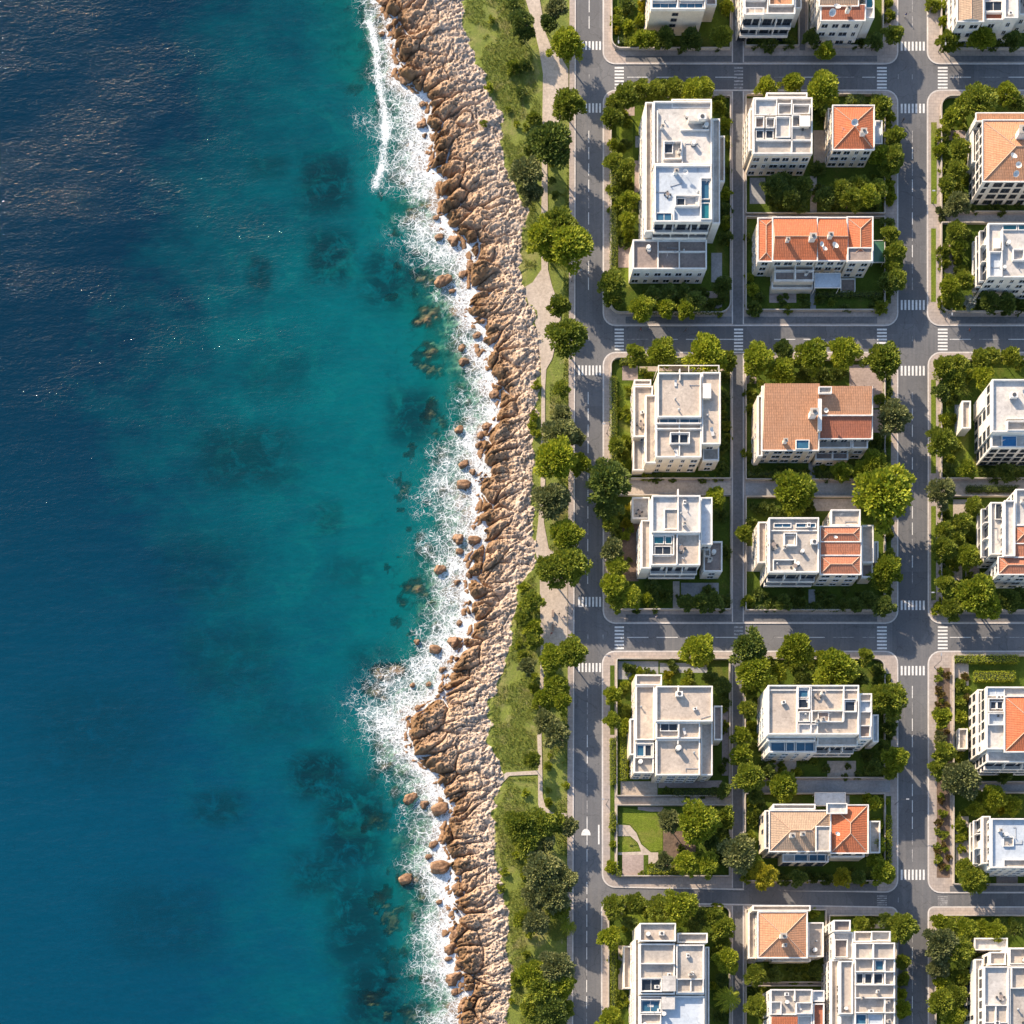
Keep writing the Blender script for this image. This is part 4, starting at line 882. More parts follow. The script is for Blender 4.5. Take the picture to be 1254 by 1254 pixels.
Building('tall grey-roofed block with dense partitions on its terrace',
 [(F,922,121.5,994,190,9.8,GR,dict()),(F,938,115,988,121.3,9.3,GR,dict(nowin=1)),(F,917,135,921.5,186,8.2,BE,dict())],
 [('patio',925,124,950,142,9.8,W_,.8),('patio',953,130,968,142,9.8,GR),('patio',971,131,990,141,9.8,GR),('patio',925,146,934,158,9.8,'deck_brown'),('patio',938,147,947,158,9.8,GR),('patio',950,146,966,170,9.8,W_),('patio',970,144,978,157,9.8,GR),('sky',938,161,946,170,9.9),('sky',926,161,934,170,9.9),('wall',925,173,992,174,9.8,.8),('wall',968.5,124,969.3,188,9.8,.8),('box',978,146,990,158,9.8,1.3)], wall='cream_wall', seed=6, name='apartment_block', cat='apartment block', clutter=.7)
Building('small square house with a bright red hipped roof and side terrace',
 [('H',1020.5,131,1069,183,8.5,'tile_red',dict()),(F,1070.5,149,1080,178,3.6,BL,dict(nowin=1)),(F,1013,134,1020,150,4,BE,dict(nowin=1))],
 [('fit','satellite_dish',1044,153,10.2,1.6),('fit','satellite_dish',1047,157,10.2,1.1),('fit','chimney',1056,164,9.8,1.5),('fit','antenna',1030,165,9.4,1.2),('fit','satellite_dish',1060,166,9.6,0.9)], wall='cream_wall', seed=7)
Building('long bright red tiled roof house with a blue-white canopy',
 [('G',947,268,999.5,319,8.6,'tile_red',dict(bal='')),('H',929,268.5,946.5,319.5,8.2,'tile_red',dict()),('G',1000.5,268,1037,319,8.4,'tile_red',dict()),('H',1038,267.5,1067.5,320.5,8.5,'tile_red',dict()),(F,948,321,996,345,4.6,BR,dict(par=.6)),(F,945,346,995,354,2.6,GR,dict(par=.5,nowin=1))],
 [('canopy',998,335,1029,352,4.6,BL),('patio',1038.5,305,1067,320,9.2,'deck_brown',.5),('fit','chimney',994,293,10.4,1.7),('fit','satellite_dish',1004,302,10.2,1.2),('fit','satellite_dish',1008,308,10,1.2),('fit','satellite_dish',1020,305,10.1,1.6),('fit','chimney',1016,290,10.3,1.3),('fit','chimney',964,295,10.2,1.0),
  ('wall',972,322,973,345,4.6,1.6),('wall',948,333,996,334,4.6,1.1),('canopy',1069,295,1083,321,2.6,'glass_green'),('patio',1030,343,1046,358,.25,BR,.5)], wall='cream_wall', seed=8)
# right edge, first row
Building('large orange hipped house by the right edge', [('H',1204,149,1300,222,11.5,'tile_orange',dict()),('S',1196,140,1300,148,9.5,'tile_orange',dict()),(F,1190,152,1203,200,5,BE,dict(nowin=1))],
 [('fit','satellite_dish',1238,196,14,1.6),('fit','satellite_dish',1246,205,14,1.4),('fit','satellite_dish',1241,216,13,1.5),('fit','antenna',1236,176,14,1.3),('fit','chimney',1250,165,14,2.4)], seed=9, wstyle='dark')
Building('pale block with glazed west balconies by the right edge', [(F,1209,275,1300,341,11,W_,dict(bal='W')),],
 [('sky',1228,275.8,1244,282,11,'glass_teal'),('sky',1247,275.8,1254,282,11,'glass_teal'),('patio',1211,311,1225,340,11,'deck_blue'),('wall',1225.5,283,1226.3,309,11,1.2),('box',1216,295,1223,306,11,1.0),('patio',1240,308,1252,320,11,W_)], seed=10, name='apartment_block', cat='apartment block')
# ---- second row
Building('beige-terraced villa with a white roof box, upper of two by the left avenue',
 [(F,805,458,858,512,10.4,BE,dict(nowin=1)),(F,803,513,858.5,561,9.4,BE,dict()),(F,859,457,882,545,9.6,BE,dict()),(F,776,474,799,536,5.2,BE,dict(bal='')),(F,860,546,880,565,6.4,GR,dict()),(F,775,537,788,577,3.0,GR,dict(nowin=1)),(F,790,485,803,568,6.8,BE,dict()),(F,776,466,797,473,4.6,BE,dict(nowin=1))],
 [('box',860,473,869,490,9.6,1.3,'trim_white'),('wall',803,520,858,521,9.4,1.2),('wall',803,526,858,527,9.4,.9),('sky',808,514,828,518,9.6,'glass_blue'),('sky',833,514,855,518,9.6,'glass_blue'),('patio',821,532,843,544,9.4,'glass_dark'),('sky',822,533,842,543,9.45,'glass_dark'),('wall',831,513,832,560,9.4,.7),('wall',831.5,453,832.5,467,10.4),('fit','roof_vent',831,503,10.5,1.2),('pergola',806,447,881,457,9.6,.2,5)], wall='cream_wall', seed=11, clutter=.6)
Building('salmon-tiled double house with a square blue skylight',
 [('S',934,475,1001,551,8.6,'tile_orange',dict()),('S',1003,475,1067,508,9.4,'tile_orange',dict()),('S',1004,509,1067,537,8.4,'tile_dark',dict()),(F,1002,539,1042,550,6.2,GR,dict(bal='')),(F,927,486,933,560,7,BE,dict()),(F,998,551,1038,564,3.4,BR,dict()),('F',1043,539,1062,550,6.4,BE,dict())],
 [('sky',975,540,990,550,9.2,'glass_blue'),('fit','chimney',995,508,11.0,2.0),('fit','satellite_dish',1011,504,10.6,1.1),('patio',1003,475.5,1017,482,11.0,GR,.6),('fit','chimney',961,541,9.6,1.1),('box',1000.5,492,1004,530,9.4,1.4,'trim_white'),('wall',1018,551,1019,564,3.4,1.2)], wall='cream_wall', seed=12)
Building('pale villa with a central glazed terrace, lower of two by the left avenue',
 [(F,798,608,857,653,10,W_,dict(nowin=1)),(F,797,654,857,693,9.2,BE,dict(bal='S')),(F,857.5,610,872,668,8.6,BL,dict()),(F,785,638,796.5,697,7.6,BE,dict()),(F,861,664,884,701,5.2,BR,dict()),(F,774,610,795,636,3.4,GR,dict(nowin=1))],
 [('patio',814,625,830,648,10,GR,.5),('patio',799,657,824,680,9.2,GR,.9),('sky',802,670,821,681,9.3,'glass_dark'),('sky',801,658,812,666,9.3,'glass_teal'),('sky',815,658,822,666,9.3,'glass_teal'),('wall',829.5,600,830.4,653,10),('wall',828,655,829,692,9.2,.9),('patio',863,675,868,682,5.2,GR)], seed=13)
Building('half-white half-red block with a square roof hatch',
 [(F,941,635,1002,702,10,GR,dict(bal='S')),(F,928,640,940,690,6.5,BE,dict()),('H',1005,646,1053,663,9.2,'tile_brick',dict()),('S',1005,664,1053,680,8.8,'tile_brick',dict()),('H',1005,681.5,1053,703,9.4,'tile_brick',dict()),(F,1017,625,1053,644.5,8.6,BE,dict()),(F,1054.5,644,1069,690,6.2,BE,dict()),(F,1069.5,664,1075,690,4.2,W_,dict(nowin=1)),(F,1054.5,691,1068,708,4.6,BR,dict(nowin=1)),(F,1003.5,704,1050,709,5.6,GR,dict(nowin=1))],
 [('patio',960,655,974,669,10,GR,1.0),('sky',962,657,972,667,10.1,'deck_grey'),('patio',947,687,972,699,10,GR,.7),('sky',948,642,968,646,10,'glass_blue'),('wall',944,650,1000,650.6,10,.4),('wall',973,686,974,700,10),('sky',975,642,998,646,10,'glass_blue'),('fit','satellite_dish',1022,660,10.4,0.9),('fit','air_conditioner',996,665,10.2,1.4)], seed=14, wall='cream_wall')
Building('white block with a small blue rooftop pool by the right edge', [(F,1214,466,1300,530,13.2,W_,dict(blank='')),(F,1213,531.5,1300,549,11.2,W_,dict()),(F,1177,492,1188,526,4.5,BE,dict(nowin=1)),(F,1204,480,1211,500,8,BE,dict(nowin=1))],
 [('sky',1227,535,1244,548,11.25,'pool'),('fit','air_conditioner',1240,486,13.3,1.6),('wall',1232,513,1253,514,13.2),('patio',1233,518,1256,528,13.2,GR)], seed=15, name='apartment_block', cat='apartment block', wstyle='dark')
Building('white block with rounded terraces and small red roofs by the right edge', [(F,1229,614,1242,682,11.8,W_,dict()),(F,1212,616,1228,680,9.8,W_,dict(bal='W')),('H',1223,683,1300,703,11.2,'tile_brick',dict()),('H',1243,645,1300,665,11.8,'tile_brick',dict()),('S',1243,666,1300,682,11.4,'tile_brick',dict()),(F,1243,600,1300,644,11.4,W_,dict())],
 [('sky',1219,618,1227,636,9.9,'glass_dark')], seed=16, name='apartment_block', cat='apartment block')
# ---- third row
h = 8.6
Building('large beige villa with L-shaped terraces below the third street',
 [(F,803,841,872,884,h+.8,BE,dict(nowin=1)),(F,803,885,857,905,h+.2,BE,dict(nowin=1)),(F,803,906,857,950,h-.4,BE,dict()),(F,778,827,810,840,h-1.6,BE,dict()),(F,778,840.5,801,907,h-1.8,BE,dict()),(F,776,909,800,947,h-2.2,GR,dict()),(F,858,867,872,950,h-2,BE,dict()),(F,873.5,865,884,907,5.4,BR,dict()),(F,771,881,777,925,6,BE,dict(nowin=1))],
 [('sky',809,887,829,895,h+.3,'glass_dark'),('patio',778,912,799,928,h-2.2,GR,.8),('sky',780,913,788,926,h-2.1,'glass_blue'),('sky',790,913,797,926,h-2.1,'glass_dark'),('wall',829.5,841,830.4,848,h+.8,1.2),('fit','air_conditioner',831,851,h+.9,1.5),('wall',830,886,831,904,h+.2,1),('wall',829,906,830,912,h-.4,1),('fit','water_tank',830,917,h-.3,1.3),('box',858,860,866,868,h-.6,1.0)], wall='cream_wall', seed=17, clutter=.6)
Building('wide white block with blue south glazing and gridded roof',
 [(F,940,840,1051,900,12.6,BE,dict(nowin=1)),(F,939,903,998,908,10.2,W_,dict(nowin=1)),(F,1000,901,1050,914,9.4,W_,dict(bal='S')),(F,941,908.5,999,922,8.6,BL,dict(bal='')),(F,1051.5,850,1067,906,11.8,BE,dict()),(F,1068,876,1075,909,7.2,BL,dict()),(F,936,846,939.5,905,9,W_,dict())],
 [('patio',977,843,990,868,12.6,GR,.9),('sky',978,844,989,854,12.7,'glass_blue'),('sky',978,857,989,867,12.7,'glass_dark'),('patio',994,872,1031,884,12.6,GR,.9),('sky',1002,873,1014,883,12.7,'deck_brown'),('patio',978,873,990,884,12.6,W_,.9),('patio',1033,858,1047,872,12.6,'deck_blue',.9),('sky',1035,860,1046,871,12.7,'glass_dark'),('patio',1053,860,1065,872,11.8,'deck_blue',.8),('wall',975,841,976,899,12.6),('wall',992,841,993,899,12.6),('wall',941,845,1050,846,12.6,.4),('wall',1032,841,1033,884,12.6,.8),
  ('sky',944,910,960,920,8.7,'glass_blue'),('sky',963,910,972,920,8.7,'glass_blue'),('sky',975,910,996,920,8.7,'glass_blue'),('patio',1052,890,1064,903,11.8,BR),('patio',978,888,1000,899,12.6,W_,.7)], seed=18, name='apartment_block', cat='apartment block', clutter=.7, wstyle='blue')
Building('wide house with a beige hipped half and a red hipped half',
 [('H',943,994,1016,1042,9.6,'tile_beige',dict()),('H',1018,987,1062,1044,9.9,'tile_red',dict()),(F,946,985,998,992,9.0,GR,dict(nowin=1)),(F,1064,1006,1077,1045,4.8,BE,dict(nowin=1)),(F,936,993,942,1040,7.0,W_,dict()),(F,958,1046,1014,1056,5.2,W_,dict(bal='')),(F,1016,1046,1058,1050,5.4,BR,dict(nowin=1))],
 [('patio',999.5,1013,1015.5,1042,11,GR,.5),('patio',1013,985,1036,996,11,W_,.6),('fit','chimney',969,1024,10.8,1.4),('fit','chimney',982,1022,10.8,1.2),('fit','satellite_dish',1024,1023,10.9,1.1),('sky',973,1047,988,1055,5.3,'glass_blue'),('sky',991,1047,1010,1055,5.3,'glass_blue'),('canopy',998,971,1035,986,3.4,BL)], wall='cream_wall', seed=19, wstyle='dark')
Building('white block with an orange tiled roof panel by the right edge', [(F,1207,842,1300,918,12.6,W_,dict(bal='')),('H',1231,854,1300,920,13.6,'tile_red',dict(nowin=1)),(F,1208,919.5,1300,934,11.4,W_,dict(bal='S')),(F,1173,893,1184,918,2.4,BE,dict(nowin=1)),(F,1196,845,1206,925,6.8,W_,dict(bal=''))],
 [('sky',1209,843,1229,852,12.7,'deck_blue'),('patio',1210,857,1228,872,12.6,GR),('sky',1213,860,1219,868,12.7),('sky',1221,860,1227,868,12.7),('patio',1210,875,1228,888,12.6,BL)], seed=20, name='apartment_block', cat='apartment block', wstyle='dark')
Building('small bright white block with a square hatch by the right edge', [(F,1213,1003,1300,1063,11.6,BL,dict(nowin=0)),(F,1202,1000,1212,1058,9.0,W_,dict(bal='W'))],
 [('sky',1229,1026,1240,1036,11.65,'deck_grey'),('patio',1229,1054,1256,1062,11.6,GR,.7)], seed=21, name='apartment_block', cat='apartment block')
# ---- fourth row
Building('stepped grey-white block with a dark glass roof bay at the bottom edge',
 [(F,783,1131,827,1153,12.6,BE,dict(nowin=1)),(F,783,1156,826,1218,12.2,GR,dict(nowin=1)),(F,827.5,1157,862,1218,12.0,GR,dict()),(F,783,1220,862,1310,11.4,BL,dict()),(F,829,1143,866,1155,10.6,GR,dict()),(F,777,1150,782.5,1300,9.6,BE,dict()),(F,863,1160,868,1300,8,W_,dict()),(F,763,1159,773,1211,2.4,BE,dict(nowin=1))],
 [('wall',784,1180,826,1181,12.2,1.0),('patio',785,1199,809,1214,12.2,GR,1.0),('sky',786,1200,808,1213,12.3,'glass_dark'),('box',811,1196,826,1214,12.2,1.0,W_),('patio',829,1200,860,1215,12.0,GR,.9),('patio',784,1225,808,1240,11.4,'deck_blue',1.0),('sky',786,1226,807,1239,11.5,'glass_blue'),('box',810,1222,825,1236,11.4,1.0,W_),('patio',785,1243,808,1254,11.4,GR,.9),('wall',845,1201,846,1214,12.0)], seed=22, name='apartment_block', cat='apartment block', clutter=.9)
Building('small house with an orange hipped roof and east terrace',
 [('H',929,1118,987,1172,8.6,'tile_orange',dict()),(F,989,1130,1008,1172,6.2,BE,dict()),(F,921,1109,992,1116,6.6,BE,dict(nowin=1)),(F,916,1117,927,1174,3.8,BE,dict(nowin=1)),(F,945,1174,992,1178,3.8,BR,dict(nowin=1))],
 [('fit','chimney',958,1147,10.6,1.6),('fit','chimney',960,1158,9.9,1.1)], wall='cream_wall', seed=23)
Building('block with a ladder-like grid of roof terraces and a palm',
 [(F,1046,1155,1095,1258,11.6,GR,dict(nowin=1)),(F,1028,1177,1044,1242,11.8,BE,dict(nowin=0)),(F,1020,1127,1041,1141,10.6,BR,dict()),(F,1020,1142,1044,1175,9.6,W_,dict(bal='')),(F,1045,1141,1090,1154,10,BE,dict()),(F,1017,1176,1027,1300,9.4,BE,dict()),(F,1028,1243,1045,1300,10.2,W_,dict())],
 [('wall',1046,1174,1094,1175,11.6,1.2),('wall',1046,1190,1094,1191,11.6,1.2),('wall',1046,1206,1094,1207,11.6,1.2),('wall',1046,1222,1094,1223,11.6,1.2),('wall',1046,1240,1094,1241,11.6,1.2),('wall',1068,1155,1069,1206,11.6,1.0),('wall',1082,1222,1083,1256,11.6,1.0),('wall',1082,1174,1083,1206,11.6,1),('sky',1049,1193,1056,1204,11.65),('sky',1059,1193,1067,1204,11.65,'glass_dark'),('sky',1072,1177,1081,1188,11.65,'glass_blue'),('sky',1070,1193,1080,1204,11.65),('patio',1022,1152,1036,1172,9.6,BR),('sky',1048,1243,1060,1254,11.65,'glass_blue'),('sky',1063,1243,1080,1254,11.65,'deck_blue'),('patio',1067,1142,1088,1152,10,W_)], seed=24, name='apartment_block', cat='apartment block', clutter=.6)
Building('white house with rust-red corner patches, cut by the bottom edge', [(F,943,1212,994,1243,9.2,GR,dict()),(F,995,1213,1009,1227,8.8,BL,dict()),(F,995,1229,1009,1300,8.6,'tile_dark',dict()),('S',943,1246,975,1300,8.4,'tile_red',dict()),(F,976,1244,994,1300,8.4,W_,dict())],
 [('wall',972,1212,973,1226,9.2,.9),('patio',944,1228,955,1242,9.2,W_),('patio',975,1229,993,1241,9.2,W_)], seed=25)
Building('tall white block with a long west facade in the bottom right corner', [(F,1204,1184,1234,1300,12.2,W_,dict()),(F,1235,1184,1300,1300,12.0,GR,dict()),(F,1211,1166,1231,1182,10.4,BE,dict()),(F,1234,1161,1300,1183,11,BE,dict()),(F,1192,1149,1233,1164,5,W_,dict()),(F,1193,1175,1203,1290,8,W_,dict(bal=''))],
 [('patio',1238,1186,1256,1210,12,GR),('patio',1206,1232,1232,1252,12.2,GR,.8),('wall',1218,1231,1219,1254,12.2),('patio',1236,1163,1254,1180,11,BE)], seed=26, name='apartment_block', cat='apartment block', wstyle='dark')
# ---------------------------------------------------------------- trees: crown radius 1 prototypes, scaled per tree
def leaf_card(V, Fc, p, d, up, ln, w):
    """one pointed folded leaf spray from p along d"""
    s_ = np.cross(d, up); n = np.linalg.norm(s_); s_ = s_/(n if n > 1e-6 else 1)
    i = len(V); m_ = p+d*ln*.5+up*.06*ln
    V += [p, m_+s_*w, p+d*ln, m_-s_*w]; Fc.append((i, i+1, i+2, i+3))
def unit(v): return v/max(np.linalg.norm(v), 1e-9)
def crown_mesh(name, seed, m, nclump, per, lnf, style='round'):
    r = np.random.RandomState(seed); V = []; Fc = []; sk = 1+.18*r.randn(6)
    ph = r.rand(4)*6.3
    for c in range(nclump):
        if style == 'palm': break
        # clump centres fill an uneven dome
        a = r.rand()*6.283; t = r.rand()**.55; z = r.rand()
        lump = 1+.17*math.sin(3*a+ph[0])+.13*math.sin(5*a+ph[1])+.09*math.sin(9*a+ph[2])
        rr = t*.80*lump; top = math.sqrt(max(0, 1-(rr/1.02)**2))
        cz = top*(.25+.75*z)*.72-.12
        cc = np.array([rr*math.cos(a), rr*math.sin(a), cz]); cr = (.15+.13*r.rand())*(1.0 if t < .8 else .85)
        axis = unit(np.array([cc[0], cc[1], .35+cz]))
        for _ in range(per):
            q = unit(r.randn(3)); q[2] = abs(q[2])*1.1-.25; q = unit(q)
            p = cc+q*cr*(.45+.6*r.rand())
            d = unit(q*.6+axis*.9+r.randn(3)*.35); d[2] *= .6; d = unit(d)
            up = unit(np.array([0, 0, 1.])+q*.4+r.randn(3)*.25)
            leaf_card(V, Fc, p, d, up, lnf*(.7+.7*r.rand()), lnf*(.26+.16*r.rand()))
    if style == 'palm':
        for f in range(26):
            a = f*2.399+r.rand()*.3; el = .9-.055*f+r.randn()*.08; d0 = np.array([math.cos(a), math.sin(a), 0.])
            pts = []
            for k in range(11): t = k/10; pts.append(d0*(t*1.0*math.cos(el*.5))+np.array([0, 0, .1+t*math.sin(el)*.75-t*t*.75]))
            for k in range(10):
                p = pts[k]; dd = unit(pts[k+1]-p); sd = np.cross(dd, [0, 0, 1.]); 
                for sg in (-1, 1):
                    for j in (0, .5):
                        leaf_card(V, Fc, p+(pts[k+1]-p)*j, unit(sd*sg+dd*.7+np.array([0, 0, -.25])), np.array([0, 0, 1.]), .26*(1-.6*abs(k/10-.45)), .022)
    me = bpy.data.meshes.new(name); me.from_pydata([tuple(v) for v in V], [], Fc); me.materials.append(M[m]); me.update(); return me
def trunk_mesh(seed, palm=False):
    r = random.Random(seed); k = MB()
    # height unit 1 = trunk height; limbs reach into the crown
    k.cyl(0, 0, -.05, 1.0, .055, .035, 'bark', 8)
    if not palm:
        for i in range(6):
            a = i*1.05+r.random()*.5; L_ = .55+.3*r.random(); p0 = Vector((0, 0, .72+.05*i)); p1 = p0+Vector((math.cos(a)*L_, math.sin(a)*L_, .35+.25*r.random()))
            d = (p1-p0).normalized(); s1 = d.orthogonal().normalized(); s2 = d.cross(s1)
            for j in range(5):
                a0, a1 = j*1.2566, (j+1)*1.2566
                q = lambda p, a_, rr: tuple(p+s1*math.cos(a_)*rr+s2*math.sin(a_)*rr)
                k.face([q(p0, a0, .03), q(p0, a1, .03), q(p1, a1, .01), q(p1, a0, .01)], 'bark')
    return k.mesh('trunk')
trunks = [trunk_mesh(i) for i in range(3)]; ptrunk = trunk_mesh(9, True)
KIND = {'B': ('leaf_bright', 'yellow-green'), 'M': ('leaf_mid', 'green'), 'D': ('leaf_dark', 'dark green'), 'O': ('leaf_olive', 'grey-green'), 'Y': ('leaf_yellow', 'golden-yellow'), 'P': ('leaf_bright', 'palm'), 'W': ('leaf_pale', 'white-flowering')}
big = {}; sml_ = {}
for c_, (mm, _) in KIND.items():
    if c_ == 'P': big[c_] = [crown_mesh('crown', 77, mm, 0, 0, 0, 'palm')]; sml_[c_] = big[c_]; continue
    big[c_] = [crown_mesh('crown', 10+i+ord(c_), mm, 100, 58, .135) for i in range(5)]
    sml_[c_] = [crown_mesh('crown', 50+i+ord(c_), mm, 60, 42, .20) for i in range(3)]
def make_tree(px, py, r, c, label, group='broad-leaved trees in the streets, gardens and seaside strip'):
    R_ = r*S*1.08; cz = 1.1+R_*.95 if c != 'P' else 5.0
    x, y = P(px, py, cz+R_*.3)
    t = empty('palm_tree' if c == 'P' else 'tree', (x, y, .1), label, 'tree', group)
    cr = bpy.data.objects.new('crown', (big if r >= 12.5 else sml_)[c][rnd.randrange(1 if c == 'P' else 5 if r >= 12.5 else 3)]); col.objects.link(cr); cr.parent = t
    cr.location = (0, 0, cz); cr.rotation_euler = (0, 0, rnd.random()*6.28); k = R_*(.94+.12*rnd.random()); cr.scale = (k, k*(.92+.14*rnd.random()), k*(1.0+.3*rnd.random()))
    tr = bpy.data.objects.new('trunk', ptrunk if c == 'P' else trunks[rnd.randrange(3)]); col.objects.link(tr); tr.parent = t
    tr.scale = (R_*1.0, R_*1.0, cz) if c != 'P' else (4, 4, cz+.2)
